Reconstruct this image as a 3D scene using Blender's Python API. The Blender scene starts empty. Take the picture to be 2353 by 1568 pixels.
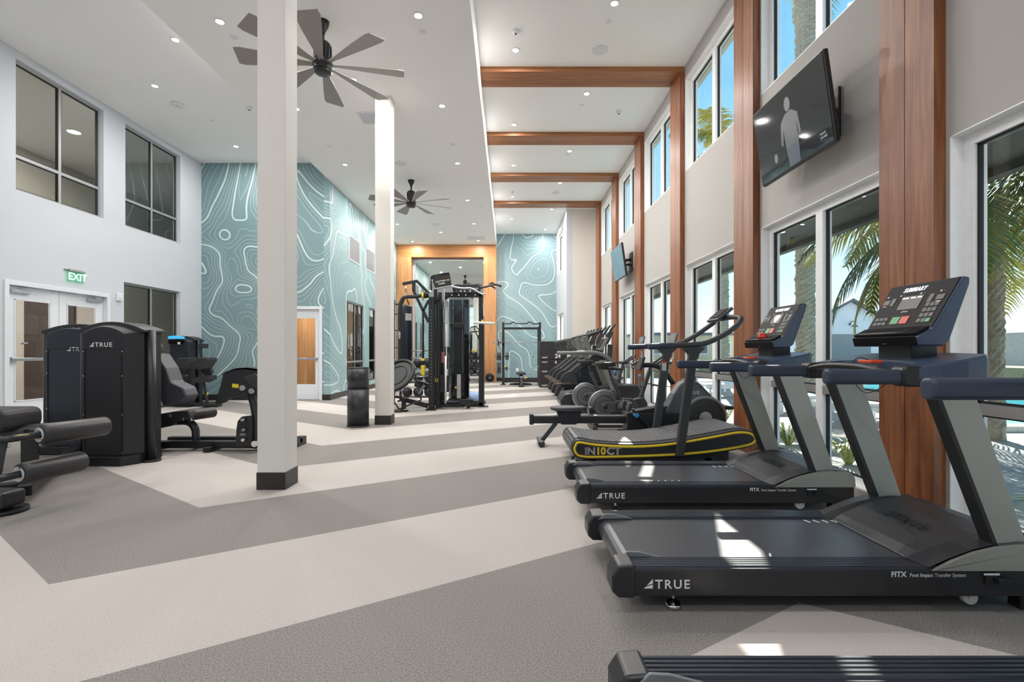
import bpy, bmesh, math, random
from mathutils import Matrix, Vector
R = random.Random(7)
PI = math.pi
F = 1111.0; VX = 1167.0; VY = 807.0; CH = 1.2
SC = bpy.context.scene
COL = SC.collection
def atY(px, py, Y):            # point seen at px,py lying on the plane Y
    return Vector(((px-VX)*Y/F, Y, CH-(py-VY)*Y/F))
def atX(px, py, X):
    Y = X*F/(px-VX); return Vector((X, Y, CH-(py-VY)*Y/F))
def atZ(px, py, Z):
    Y = (CH-Z)*F/(py-VY); return Vector(((px-VX)*Y/F, Y, Z))

# ------------------------------------------------------------------ mesh builder
class MB:
    def __init__(s): s.v=[]; s.f=[]; s.sm=[]; s.mi=[]; s.M=None
    def _v(s, co):
        co = Vector(co)
        if s.M is not None: co = s.M @ co
        s.v.append(co); return len(s.v)-1
    def _f(s, idx, smooth=False, mi=0): s.f.append(tuple(idx)); s.sm.append(smooth); s.mi.append(mi)
    def box(s,x0,x1,y0,y1,z0,z1,mi=0):
        i=[s._v(c) for c in ((x0,y0,z0),(x1,y0,z0),(x1,y1,z0),(x0,y1,z0),(x0,y0,z1),(x1,y0,z1),(x1,y1,z1),(x0,y1,z1))]
        for q in ((3,2,1,0),(4,5,6,7),(0,1,5,4),(1,2,6,5),(2,3,7,6),(3,0,4,7)): s._f([i[k] for k in q],False,mi)
        return s
    def obox(s,c,size,ux=(1,0,0),uz=(0,0,1),mi=0):
        ux=Vector(ux).normalized(); uz=Vector(uz); uy=uz.cross(ux).normalized(); uz=ux.cross(uy)
        c=Vector(c); a,b,d=[k/2 for k in size]
        i=[s._v(c+ux*x*a+uy*y*b+uz*z*d) for x,y,z in ((-1,-1,-1),(1,-1,-1),(1,1,-1),(-1,1,-1),(-1,-1,1),(1,-1,1),(1,1,1),(-1,1,1))]
        for q in ((3,2,1,0),(4,5,6,7),(0,1,5,4),(1,2,6,5),(2,3,7,6),(3,0,4,7)): s._f([i[k] for k in q],False,mi)
        return s
    def bar(s,p0,p1,w,h,up=(0,0,1),mi=0):
        p0=Vector(p0);p1=Vector(p1);d=p1-p0
        up=Vector(up)
        if abs(d.normalized().dot(up))>.98: up=Vector((0,1,0))
        return s.obox((p0+p1)/2,(d.length,w,h),d,up,mi)
    def ring(s,c,n,u,w,r,k,sq=1.0): return [s._v(c+(u*math.cos(2*PI*i/k)*r+w*math.sin(2*PI*i/k)*r*sq)) for i in range(k)]
    def cyl(s,p0,p1,r0,r1=None,n=16,mi=0,cap=True):
        r1=r0 if r1 is None else r1
        p0=Vector(p0);p1=Vector(p1);d=(p1-p0).normalized()
        u=d.orthogonal().normalized();w=d.cross(u)
        a=s.ring(p0,d,u,w,r0,n);b=s.ring(p1,d,u,w,r1,n)
        for i in range(n): s._f((a[i],a[(i+1)%n],b[(i+1)%n],b[i]),True,mi)
        if cap:
            s._f(a[::-1],False,mi); s._f(b,False,mi)
        return s
    def rcyl(s,p0,p1,r,e=.02,n=20,mi=0):      # cylinder with rounded ends
        p0=Vector(p0);p1=Vector(p1);d=(p1-p0).normalized();L=(p1-p0).length
        prof=[(0,r-e)]+[(e-e*math.cos(t),r-e+e*math.sin(t)) for t in (PI/6,PI/3,PI/2)]
        prof=prof+[(L-a,b) for a,b in prof[::-1]]
        return s.lathe(prof,p0,d,n,mi)
    def lathe(s,prof,c,d=(0,0,1),n=24,mi=0,cap=True):
        c=Vector(c);d=Vector(d).normalized();u=d.orthogonal().normalized();w=d.cross(u)
        rs=[s.ring(c+d*a,d,u,w,max(b,1e-4),n) for a,b in prof]
        for a,b in zip(rs,rs[1:]):
            for i in range(n): s._f((a[i],a[(i+1)%n],b[(i+1)%n],b[i]),True,mi)
        if cap: s._f(rs[0][::-1],False,mi); s._f(rs[-1],False,mi)
        return s
    def tube(s,pts,r,n=10,closed=False,smooth=0,sq=1.0,mi=0,up=None):
        P=[Vector(p) for p in pts]
        if smooth: P=catmull(P,smooth,closed)
        rr=r if isinstance(r,(list,tuple)) else None
        m=len(P);T=[]
        for i in range(m):
            a=P[(i-1)%m] if (closed or i>0) else P[i]; b=P[(i+1)%m] if (closed or i<m-1) else P[i]
            T.append((b-a).normalized())
        u=(Vector(up) if up else T[0].orthogonal()); rings=[]
        for i in range(m):
            u=(u-T[i]*u.dot(T[i])).normalized(); w=T[i].cross(u)
            rad=(rr[0]+(rr[-1]-rr[0])*i/(m-1)) if rr else r
            rings.append(s.ring(P[i],T[i],u,w,rad,n,sq))
        last=m if closed else m-1
        for i in range(last):
            a=rings[i];b=rings[(i+1)%m]
            for k in range(n): s._f((a[k],a[(k+1)%n],b[(k+1)%n],b[k]),True,mi)
        if not closed: s._f(rings[0][::-1],False,mi); s._f(rings[-1],False,mi)
        return s
    def prism(s,pts,pl,a0,a1,mi=0,smooth=False):
        def mk(p,a):
            return {'xz':(p[0],a,p[1]),'yz':(a,p[0],p[1]),'xy':(p[0],p[1],a)}[pl]
        A=[s._v(mk(p,a0)) for p in pts];B=[s._v(mk(p,a1)) for p in pts];n=len(pts)
        for i in range(n): s._f((A[i],A[(i+1)%n],B[(i+1)%n],B[i]),smooth,mi)
        s._f(A[::-1],False,mi); s._f(B,False,mi)
        return s
    def loft(s,rings,smooth=False,mi=0,cap=True):
        I=[[s._v(p) for p in r] for r in rings];n=len(I[0])
        for a,b in zip(I,I[1:]):
            for i in range(n): s._f((a[i],a[(i+1)%n],b[(i+1)%n],b[i]),smooth,mi)
        if cap: s._f(I[0][::-1],False,mi); s._f(I[-1],False,mi)
        return s
    def sph(s,c,r,sx=1,sy=1,sz=1,n=14,mi=0):
        c=Vector(c);rows=[]
        for j in range(1,n//2+1-0):
            th=PI*j/(n//2+1)
            rows.append([s._v(c+Vector((r*sx*math.sin(th)*math.cos(2*PI*i/n),r*sy*math.sin(th)*math.sin(2*PI*i/n),r*sz*math.cos(th)))) for i in range(n)])
        t=s._v(c+Vector((0,0,r*sz)));b=s._v(c-Vector((0,0,r*sz)))
        for i in range(n): s._f((t,rows[0][i],rows[0][(i+1)%n]),True,mi); s._f((rows[-1][(i+1)%n],rows[-1][i],b),True,mi)
        for a,d in zip(rows,rows[1:]):
            for i in range(n): s._f((a[i],d[i],d[(i+1)%n],a[(i+1)%n]),True,mi)
        return s
    def torus(s,c,d,r,t,n=32,k=8,mi=0):
        c=Vector(c);d=Vector(d).normalized();u=d.orthogonal().normalized();w=d.cross(u)
        return s.tube([c+(u*math.cos(2*PI*i/n)+w*math.sin(2*PI*i/n))*r for i in range(n)],t,k,True,mi=mi,up=d)
    def quad(s,a,b,c,d,mi=0): s._f([s._v(x) for x in (a,b,c,d)],False,mi); return s
    def build(s,name,mat,parent=None,bevel=0,seg=2,norm=True):
        me=bpy.data.meshes.new(name)
        me.from_pydata([tuple(v) for v in s.v],[],s.f)
        ms=mat if isinstance(mat,(list,tuple)) else [mat]
        for m in ms: me.materials.append(m)
        for p,sm,mi in zip(me.polygons,s.sm,s.mi): p.use_smooth=sm; p.material_index=mi
        if norm:
            bm=bmesh.new(); bm.from_mesh(me); bmesh.ops.recalc_face_normals(bm,faces=bm.faces); bm.to_mesh(me); bm.free()
        me.update()
        o=bpy.data.objects.new(name,me); COL.objects.link(o)
        if parent is not None: o.parent=parent
        if bevel:
            b=o.modifiers.new('bevel','BEVEL'); b.width=bevel; b.segments=seg; b.limit_method='ANGLE'; b.angle_limit=math.radians(40)
        return o
def catmull(P,k,closed=False):
    out=[];m=len(P)
    rng=range(m if closed else m-1)
    for i in rng:
        p1=P[i];p2=P[(i+1)%m];p0=P[(i-1)%m] if (closed or i>0) else p1*2-p2;p3=P[(i+2)%m] if (closed or i<m-2) else p2*2-p1
        for j in range(k):
            t=j/k
            out.append(.5*((2*p1)+(p2-p0)*t+(2*p0-5*p1+4*p2-p3)*t*t+(3*p1-p0-3*p2+p3)*t**3))
    if not closed: out.append(P[-1])
    return out
def rrect(x0,x1,z0,z1,r,k=4):
    out=[]
    for cx,cz,a in ((x1-r,z0+r,-PI/2),(x1-r,z1-r,0),(x0+r,z1-r,PI/2),(x0+r,z0+r,PI)):
        for j in range(k+1):
            t=a+PI/2*j/k; out.append((cx+r*math.cos(t),cz+r*math.sin(t)))
    return out
def tag(o,label,cat,group=None,kind=None):
    o['label']=label; o['category']=cat
    if group: o['group']=group
    if kind: o['kind']=kind
    return o
def thing(name,label,cat,loc=(0,0,0),rz=0,group=None):
    o=bpy.data.objects.new(name,None); COL.objects.link(o); o.empty_display_size=.1
    o.location=loc; o.rotation_euler=(0,0,rz); return tag(o,label,cat,group)
def struct(o,label=None):
    o['kind']='structure'
    if label: o['label']=label
    return o
def dup(root,loc=None,rz=None,label=None,group=None):
    def rec(o,par):
        c=o.copy(); COL.objects.link(c)
        if par is not None: c.parent=par
        for ch in [x for x in bpy.data.objects if x.parent==o]: rec(ch,c)
        return c
    r=rec(root,None)
    if loc is not None: r.location=loc
    if rz is not None: r.rotation_euler=(0,0,rz)
    if label: r['label']=label
    if group: r['group']=group
    return r

# ------------------------------------------------------------------ materials
def srgb(r,g,b):
    f=lambda c:(c/255/12.92) if c/255<=.04045 else ((c/255+.055)/1.055)**2.4
    return (f(r),f(g),f(b),1)
def newmat(name):
    m=bpy.data.materials.new(name); m.use_nodes=True
    nt=m.node_tree; b=nt.nodes['Principled BSDF']; return m,nt,b
def N(nt,t,**kw):
    n=nt.nodes.new(t)
    for k,v in kw.items():
        if k=='inp':
            for a,x in v.items(): n.inputs[a].default_value=x
        else: setattr(n,k,v)
    return n
def L(nt,a,b): nt.links.new(a,b)
def mth(nt,op,a,b=None,c=None,clamp=False):
    n=nt.nodes.new('ShaderNodeMath'); n.operation=op; n.use_clamp=clamp
    for i,x in enumerate((a,b,c)):
        if x is None: continue
        if isinstance(x,(int,float)): n.inputs[i].default_value=x
        else: nt.links.new(x,n.inputs[i])
    return n.outputs[0]
def mixc(nt,f,a,b):
    n=nt.nodes.new('ShaderNodeMix'); n.data_type='RGBA'
    if isinstance(f,(int,float)): n.inputs[0].default_value=f
    else: nt.links.new(f,n.inputs[0])
    for i,x in ((6,a),(7,b)):
        if isinstance(x,tuple): n.inputs[i].default_value=x
        else: nt.links.new(x,n.inputs[i])
    return n.outputs[2]
def pm(name,rgb,rough=.5,metal=0,noise=0,nscale=20,emit=0,spec=.5,bump=0,bscale=60):
    m,nt,b=newmat(name); c=srgb(*rgb)
    b.inputs['Base Color'].default_value=c; b.inputs['Roughness'].default_value=rough
    b.inputs['Metallic'].default_value=metal; b.inputs['Specular IOR Level'].default_value=spec
    tc=N(nt,'ShaderNodeTexCoord')
    n=N(nt,'ShaderNodeTexNoise',inp={'Scale':nscale,'Detail':3})
    L(nt,tc.outputs['Object'],n.inputs['Vector'])
    k=noise if noise else .06
    dk=tuple(x*(1-k) for x in c[:3])+(1,); lt=tuple(min(1,x*(1+k)) for x in c[:3])+(1,)
    L(nt,mixc(nt,n.outputs[0],dk,lt),b.inputs['Base Color'])
    if bump:
        n2=N(nt,'ShaderNodeTexNoise',inp={'Scale':bscale,'Detail':2}); L(nt,tc.outputs['Object'],n2.inputs['Vector'])
        bp=N(nt,'ShaderNodeBump',inp={'Strength':bump,'Distance':.002}); L(nt,n2.outputs[0],bp.inputs['Height']); L(nt,bp.outputs[0],b.inputs['Normal'])
    if emit: b.inputs['Emission Color'].default_value=c; b.inputs['Emission Strength'].default_value=emit
    return m
def glassm(name,tint=(.97,.985,.98),refl=.5,rough=0.0,dark=0.0):
    m=bpy.data.materials.new(name); m.use_nodes=True; nt=m.node_tree; nt.nodes.clear()
    o=N(nt,'ShaderNodeOutputMaterial'); t=N(nt,'ShaderNodeBsdfTransparent'); t.inputs[0].default_value=tint+(1,)
    g=N(nt,'ShaderNodeBsdfGlossy'); g.inputs['Roughness'].default_value=rough
    fr=N(nt,'ShaderNodeFresnel',inp={'IOR':1.5}); mx=N(nt,'ShaderNodeMixShader')
    ge=N(nt,'ShaderNodeNewGeometry'); L(nt,mth(nt,'MULTIPLY',mth(nt,'MULTIPLY',fr.outputs[0],refl,clamp=True),mth(nt,'SUBTRACT',1,ge.outputs['Backfacing'])),mx.inputs[0]); L(nt,t.outputs[0],mx.inputs[1]); L(nt,g.outputs[0],mx.inputs[2]); L(nt,mx.outputs[0],o.inputs[0])
    return m
def woodm(name,axis,c1,c2,c3,plank=.13):
    m,nt,b=newmat(name); g=N(nt,'ShaderNodeNewGeometry'); sep=N(nt,'ShaderNodeSeparateXYZ'); L(nt,g.outputs['Position'],sep.inputs[0])
    ax={'x':0,'y':1,'z':2}[axis]; others=[i for i in range(3) if i!=ax]
    cross=mth(nt,'ADD',sep.outputs[others[0]],sep.outputs[others[1]])
    pid=mth(nt,'FLOOR',mth(nt,'DIVIDE',cross,plank))
    cmb=N(nt,'ShaderNodeCombineXYZ')
    L(nt,mth(nt,'MULTIPLY',sep.outputs[ax],.9),cmb.inputs[2]); L(nt,mth(nt,'MULTIPLY',cross,14),cmb.inputs[0]); L(nt,mth(nt,'MULTIPLY',pid,3.7),cmb.inputs[1])
    n1=N(nt,'ShaderNodeTexNoise',inp={'Scale':1.0,'Detail':6,'Roughness':.62,'Distortion':1.1}); L(nt,cmb.outputs[0],n1.inputs['Vector'])
    c2b=N(nt,'ShaderNodeCombineXYZ'); L(nt,mth(nt,'MULTIPLY',sep.outputs[ax],1.6),c2b.inputs[2]); L(nt,mth(nt,'MULTIPLY',cross,110),c2b.inputs[0]); L(nt,pid,c2b.inputs[1])
    n2=N(nt,'ShaderNodeTexNoise',inp={'Scale':1.0,'Detail':3}); L(nt,c2b.outputs[0],n2.inputs['Vector'])
    wn=N(nt,'ShaderNodeTexWhiteNoise',noise_dimensions='1D'); L(nt,pid,wn.inputs['W'])
    cr=N(nt,'ShaderNodeValToRGB'); e=cr.color_ramp.elements; e[0].position=.3;e[0].color=srgb(*c1);e[1].position=.72;e[1].color=srgb(*c3)
    x=cr.color_ramp.elements.new(.5);x.color=srgb(*c2)
    v=mth(nt,'ADD',mth(nt,'MULTIPLY',n1.outputs[0],.75),mth(nt,'MULTIPLY',n2.outputs[0],.25))
    v=mth(nt,'ADD',v,mth(nt,'MULTIPLY',mth(nt,'SUBTRACT',wn.outputs[0],.5),.10))
    L(nt,v,cr.inputs[0])
    fr=mth(nt,'FRACT',mth(nt,'DIVIDE',cross,plank)); seam=mth(nt,'LESS_THAN',fr,.02)
    L(nt,mixc(nt,mth(nt,'MULTIPLY',seam,.55),cr.outputs[0],srgb(70,42,28)),b.inputs['Base Color'])
    b.inputs['Roughness'].default_value=.42
    return m
def topom(name,seed,c1=(118,150,156),c2=(150,170,168),line=(205,222,220),scale=.40,K=58,soft=.85,bad=(95,128,138)):
    m,nt,b=newmat(name); g=N(nt,'ShaderNodeNewGeometry'); sep=N(nt,'ShaderNodeSeparateXYZ'); L(nt,g.outputs['Position'],sep.inputs[0])
    s=mth(nt,'ADD',sep.outputs[0],sep.outputs[1]); z=sep.outputs[2]
    def h(dx,dz):
        c=N(nt,'ShaderNodeCombineXYZ'); L(nt,mth(nt,'ADD',s,dx+seed),c.inputs[0]); L(nt,mth(nt,'MULTIPLY',mth(nt,'ADD',z,dz),.8),c.inputs[1]); c.inputs[2].default_value=seed*1.7
        n=N(nt,'ShaderNodeTexNoise',inp={'Scale':scale,'Detail':2.2,'Roughness':.36,'Distortion':.55}); L(nt,c.outputs[0],n.inputs['Vector'])
        return mth(nt,'MULTIPLY',n.outputs[0],K)
    e=.03; h0=h(0,0); gx=mth(nt,'DIVIDE',mth(nt,'SUBTRACT',h(e,0),h0),e); gz=mth(nt,'DIVIDE',mth(nt,'SUBTRACT',h(0,e),h0),e)
    gr=mth(nt,'MAXIMUM',mth(nt,'SQRT',mth(nt,'ADD',mth(nt,'MULTIPLY',gx,gx),mth(nt,'MULTIPLY',gz,gz))),1.7)
    d=mth(nt,'DIVIDE',mth(nt,'ABSOLUTE',mth(nt,'SUBTRACT',mth(nt,'FRACT',h0),.5)),gr)
    thick=mth(nt,'LESS_THAN',mth(nt,'MODULO',mth(nt,'FLOOR',h0),5),.5)
    w=mth(nt,'ADD',.007,mth(nt,'MULTIPLY',thick,.013))
    ln=mth(nt,'MULTIPLY',mth(nt,'DIVIDE',mth(nt,'SUBTRACT',w,d),.004),1,clamp=True)
    ln=mth(nt,'MULTIPLY',ln,mth(nt,'ADD',.62,mth(nt,'MULTIPLY',thick,.38)))
    c=N(nt,'ShaderNodeCombineXYZ'); L(nt,s,c.inputs[0]); L(nt,z,c.inputs[1]); c.inputs[2].default_value=seed
    vo=N(nt,'ShaderNodeTexVoronoi',feature='SMOOTH_F1',inp={'Scale':.55,'Smoothness':.35}); L(nt,c.outputs[0],vo.inputs['Vector'])
    nz=N(nt,'ShaderNodeTexNoise',inp={'Scale':.35,'Detail':1}); L(nt,c.outputs[0],nz.inputs['Vector'])
    base=mixc(nt,nz.outputs[0],srgb(*bad),srgb(*c2)); base=mixc(nt,mth(nt,'MULTIPLY',vo.outputs[0],.6,clamp=True),base,srgb(*c1))
    L(nt,mixc(nt,ln,base,srgb(*line)),b.inputs['Base Color']); b.inputs['Roughness'].default_value=.5
    return m
def floorm():
    m,nt,b=newmat('rubber_floor'); g=N(nt,'ShaderNodeNewGeometry'); sep=N(nt,'ShaderNodeSeparateXYZ'); L(nt,g.outputs['Position'],sep.inputs[0])
    x=sep.outputs[0];y=sep.outputs[1]
    a=mth(nt,'MULTIPLY',mth(nt,'MAXIMUM',mth(nt,'SUBTRACT',-2.36,x),0),.70)
    c=mth(nt,'MULTIPLY',mth(nt,'MINIMUM',mth(nt,'MAXIMUM',mth(nt,'SUBTRACT',x,-2.36),0),3.75),.60)
    d=mth(nt,'MULTIPLY',mth(nt,'MAXIMUM',mth(nt,'SUBTRACT',x,1.39),0),-.65)
    e=mth(nt,'SUBTRACT',mth(nt,'SUBTRACT',mth(nt,'SUBTRACT',y,a),c),d)
    band=mth(nt,'FLOOR',mth(nt,'DIVIDE',mth(nt,'SUBTRACT',e,1.27-24.3),1.215))
    par=mth(nt,'LESS_THAN',mth(nt,'MODULO',band,2),.5)
    n1=N(nt,'ShaderNodeTexNoise',inp={'Scale':150,'Detail':3,'Roughness':.75}); L(nt,g.outputs['Position'],n1.inputs['Vector'])
    n3=N(nt,'ShaderNodeTexNoise',inp={'Scale':1.3,'Detail':2}); L(nt,g.outputs['Position'],n3.inputs['Vector'])
    r1=N(nt,'ShaderNodeValToRGB'); r1.color_ramp.elements[0].position=.36; r1.color_ramp.elements[0].color=srgb(100,96,93); r1.color_ramp.elements[1].position=.64; r1.color_ramp.elements[1].color=srgb(158,153,149)
    r2=N(nt,'ShaderNodeValToRGB'); r2.color_ramp.elements[0].position=.30; r2.color_ramp.elements[0].color=srgb(138,130,124); r2.color_ramp.elements[1].position=.46; r2.color_ramp.elements[1].color=srgb(192,185,180)
    L(nt,n1.outputs[0],r1.inputs[0]); L(nt,n1.outputs[0],r2.inputs[0])
    col=mixc(nt,par,r1.outputs[0],r2.outputs[0])
    col=mixc(nt,mth(nt,'MULTIPLY',n3.outputs[0],.16),col,srgb(146,138,130))
    L(nt,col,b.inputs['Base Color']); b.inputs['Roughness'].default_value=.72; b.inputs['Specular IOR Level'].default_value=.3
    bp=N(nt,'ShaderNodeBump',inp={'Strength':.25,'Distance':.002}); L(nt,n1.outputs[0],bp.inputs['Height']); L(nt,bp.outputs[0],b.inputs['Normal'])
    return m
Mt={}
Mt['floor']=floorm()
Mt['wall']=pm('wall_paint',(206,210,217),.75,nscale=3,noise=.015,spec=.25)
Mt['wall_col']=pm('column_paint',(226,221,214),.7,nscale=3,noise=.01,spec=.3)
Mt['wall_warm']=pm('warm_wall_paint',(182,178,174),.75,nscale=3,noise=.015,spec=.25)
Mt['ceil']=pm('ceiling_paint',(247,247,246),.85,nscale=3,noise=.01,spec=.2)
Mt['trim']=pm('white_trim',(226,230,235),.4)
Mt['vinyl']=pm('white_vinyl_frame',(246,246,245),.35)
Mt['alu']=pm('aluminium_frame',(178,178,178),.35,.6)
Mt['gasket']=pm('black_gasket',(24,25,27),.6)
Mt['base']=pm('dark_rubber_base',(44,40,38),.38)
Mt['woodz']=woodm('walnut_vertical','z',(104,56,30),(140,84,50),(174,118,78))
Mt['woodx']=woodm('walnut_horizontal','x',(116,68,38),(152,98,60),(186,130,84),.09)
Mt['oakz']=woodm('oak_vertical','z',(170,112,66),(196,140,90),(214,164,114))
Mt['oakx']=woodm('oak_horizontal','x',(160,100,54),(188,128,76),(208,152,100),.1)
Mt['muralA']=topom('topographic_mural',3.1)
Mt['muralB']=topom('topographic_mural_side',11.3,c1=(140,172,176),c2=(160,188,188),line=(214,230,228))
Mt['muralC']=topom('topographic_mural_far',27.4,c1=(132,160,166),c2=(158,178,180))
Mt['glass']=glassm('window_glass')
Mt['iglass']=glassm('interior_glass',(.80,.82,.80),1.3)
Mt['dglass']=glassm('dark_interior_glass',(.62,.65,.65),2.0)
Mt['mirror']=pm('mirror',(225,232,228),.01,1.0)
Mt['blk']=pm('black_powder_coat',(27,28,30),.42,bump=.1)
Mt['blk2']=pm('black_satin',(38,39,42),.35)
Mt['panel']=pm('black_shroud',(31,32,35),.5)
Mt['vinylpad']=pm('black_upholstery',(42,40,42),.5,bump=.15)
Mt['pad']=pm('charcoal_upholstery',(66,65,72),.52,bump=.12)
Mt['foam']=pm('black_foam_roller',(50,47,48),.40,bump=.1)
Mt['belt']=pm('running_belt',(62,64,70),.30,bump=.12,bscale=300)  # lighter bluish tone paints the window sheen into the belt
Mt['rail']=pm('ribbed_rail',(48,52,60),.28)
Mt['gun']=pm('gunmetal_panel',(158,160,152),.42,.3,noise=.10,nscale=4)
Mt['gunD']=pm('dark_gunmetal',(84,86,86),.42,.4)
Mt['hood']=pm('hood_plastic',(44,46,50),.38)
Mt['console']=pm('console_plastic',(58,72,94),.33)  # charcoal plastic; the sky's blue sheen is put into the base colour
Mt['grip']=pm('soft_grip',(50,60,78),.42)
Mt['face']=pm('console_face',(15,14,15),.5,spec=.12)
Mt['chrome']=pm('chrome',(220,220,222),.12,1.0)
Mt['steel']=pm('brushed_steel',(186,188,190),.28,.9)
Mt['white']=pm('white_print',(228,228,228),.5)
Mt['offw']=pm('light_grey_plastic',(205,203,198),.45)
Mt['yel']=pm('yellow_plastic',(236,205,40),.4)
Mt['gold']=pm('yellow_stripe',(226,196,44),.4)
Mt['org']=pm('orange_red_clip',(226,76,34),.4)
Mt['red']=pm('red_button',(196,36,30),.4,emit=.03)
Mt['grn']=pm('green_button',(36,140,72),.4,emit=.03)
Mt['btn']=pm('grey_buttons',(86,84,82),.5)
Mt['disp']=pm('lit_display',(235,238,250),.4,emit=1.1)
Mt['dim']=pm('dim_display',(48,45,42),.4)
Mt['navy']=pm('navy_vinyl',(33,39,50),.36)
Mt['blue']=pm('blue_accent',(66,150,206),.35)
Mt['bosu']=pm('blue_rubber_dome',(120,152,190),.45)
Mt['grey']=pm('mid_grey_plastic',(120,122,124),.4)
Mt['dgrey']=pm('dark_grey_frame',(66,68,70),.38,.25)
Mt['paleg']=pm('pale_metal_disc',(168,168,160),.35,.5)
Mt['grille']=pm('perforated_speaker_grille',(226,226,228),.6)
Mt['lamp']=pm('lit_lamp_lens',(255,250,240),.5,emit=9)
Mt['exit']=pm('lit_exit_letters',(190,248,214),.4,emit=.6)
Mt['exitp']=glassm('exit_sign_acrylic',(.80,.97,.88),1.0)

Mt['smoke']=glassm('smoked_shroud',(.40,.42,.43),1.0,.05)
def W(t):
    b=MB(); b.M=Matrix.Translation(-t.location); return b
def PX(pts,Y): return [(atY(x,y,Y).x,atY(x,y,Y).z) for x,y in pts]
# ------------------------------------------------------------------ lettering
def lettering(name,s,parent,o,u,v,h,mat,space=1.0,sx=1.0,thick=.0008,bold=0.0,align='LEFT',shear=0):
    cu=bpy.data.curves.new(name,'FONT'); cu.body=s; cu.size=h/.70; cu.extrude=thick; cu.offset=bold*h; cu.space_character=space; cu.align_x=align; cu.shear=shear
    cu.resolution_u=3
    t=bpy.data.objects.new(name+'_c',cu); COL.objects.link(t); bpy.context.view_layer.update()
    dg=bpy.context.evaluated_depsgraph_get(); me=bpy.data.meshes.new_from_object(t.evaluated_get(dg)); bpy.data.objects.remove(t)
    u=Vector(u).normalized();v=Vector(v).normalized();n=u.cross(v)
    Mx=Matrix((( u.x*sx,v.x,n.x,o[0]),(u.y*sx,v.y,n.y,o[1]),(u.z*sx,v.z,n.z,o[2]),(0,0,0,1)))
    me.transform(Mx); me.materials.clear(); me.materials.append(mat); me.name=name
    ob=bpy.data.objects.new(name,me); COL.objects.link(ob)
    if parent is not None: ob.parent=parent
    return ob
def truelogo(parent,o,u,v,h,mat,lift=.0012):
    u=Vector(u).normalized();v=Vector(v).normalized();n=u.cross(v);o=Vector(o)+n*lift
    b=MB()
    def q(pts): 
        A=[b._v(o+u*x*h+v*y*h) for x,y in pts]; B=[b._v(o+u*x*h+v*y*h+n*.0008) for x,y in pts]; k=len(pts)
        b._f(B); b._f(A[::-1])
        for i in range(k): b._f((A[i],A[(i+1)%k],B[(i+1)%k],B[i]))
    q([(0,0),(1.0,0),(1.0,.42),(.28,.20)]); q([(.36,.34),(1.0,.54),(1.0,1.02)])
    b.build('logo_mark',mat,parent)
    return lettering('logo_lettering','TRUE',parent,o+u*h*1.25,u,v,h*.95,mat,space=1.25,bold=.02)
# ================================================================== ROOM
XW=2.89; XP=2.81; XL=-7.48; XM=-4.34; YM=11.8; XF=-.45; ZH=5.85; ZL=5.79; ZM=5.35; YF=19.2; YB=-5.0; XS=1.926; YS=15.85
def wall_grid(axis,pos0,pos1,a0,a1,z0,z1,holes):
    """slab wall made of boxes around rectangular openings (a0..a1 runs along the wall)"""
    b=MB(); As=sorted({a0,a1,*[h[0] for h in holes],*[h[1] for h in holes]})
    for u,v in zip(As,As[1:]):
        zs=sorted([(h[2],h[3]) for h in holes if h[0]<=u+1e-6 and h[1]>=v-1e-6]); c=z0
        for p,q in zs+[(z1,z1)]:
            if p>c+1e-6:
                if axis=='x': b.box(pos0,pos1,u,v,c,p)
                else: b.box(u,v,pos0,pos1,c,p)
            c=max(c,q)
    return b
struct(MB().box(-11,3.09,YB-.2,YF+.3,-.12,0).build('floor',Mt['floor']))
PY=[3.19+2.355*k for k in range(-3,6)]
bays=[(a+.47,b) for a,b in zip(PY,PY[1:])]
ZW0,ZW1,ZU0,ZU1=.06,2.60,4.12,5.62
holes=[]
for a,b in bays: holes+=[(a+.03,b-.03,ZW0,ZW1),(a+.03,b-.03,ZU0,ZU1)]
struct(wall_grid('x',XW,XW+.2,YB,YS,0,6.0,holes).build('wall_right',Mt['wall_warm']))
# projecting block and the far part of the right side
fh=[(16.8,18.77,ZU0,ZU1),(16.8,18.77,ZW0,ZW1)]
struct(wall_grid('y',YS,YS+.2,XS+.2,XW+.2,0,6.0,[]).build('wall_block',Mt['wall_col']))
struct(wall_grid('x',XS,XS+.2,YS,YF,0,6.0,fh).build('wall_right_far',Mt['wall']))
struct(wall_grid('y',YF,YF+.2,XF-.02,XS+.2,0,6.0,[]).build('wall_far_mural',Mt['muralC']))
struct(wall_grid('y',YF,YF+.2,XM-.2,XF-.02,0,6.0,[]).build('wall_far',Mt['wall']))
lh=[(7.35,8.945,3.654,5.655),(9.455,11.04,3.654,5.655),(9.42,11.04,.3,2.55),(7.2,9.05,0,2.24)]
struct(wall_grid('x',XL-.16,XL,YB,YM,0,6.0,lh).build('wall_left',Mt['wall']))
struct(wall_grid('y',YM,YM+.15,XL,XM-.15,0,6.0,[(-5.59,-4.56,0,2.26)]).build('wall_mural',Mt['muralA']))
sh=[(13.03,14.57,.24,2.57),(15.13,16.6,.24,2.57)]
struct(wall_grid('x',XM-.15,XM,YM,YF,0,6.0,sh).build('wall_mural_side',Mt['muralB']))
struct(wall_grid('y',YB-.2,YB,-11,3.09,0,6.0,[(-3.2,-1.6,0,2.3),(-3.9,-.9,3.3,5.1),(.4,2.4,.9,3.6)]).build('wall_back',Mt['wall']))
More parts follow.
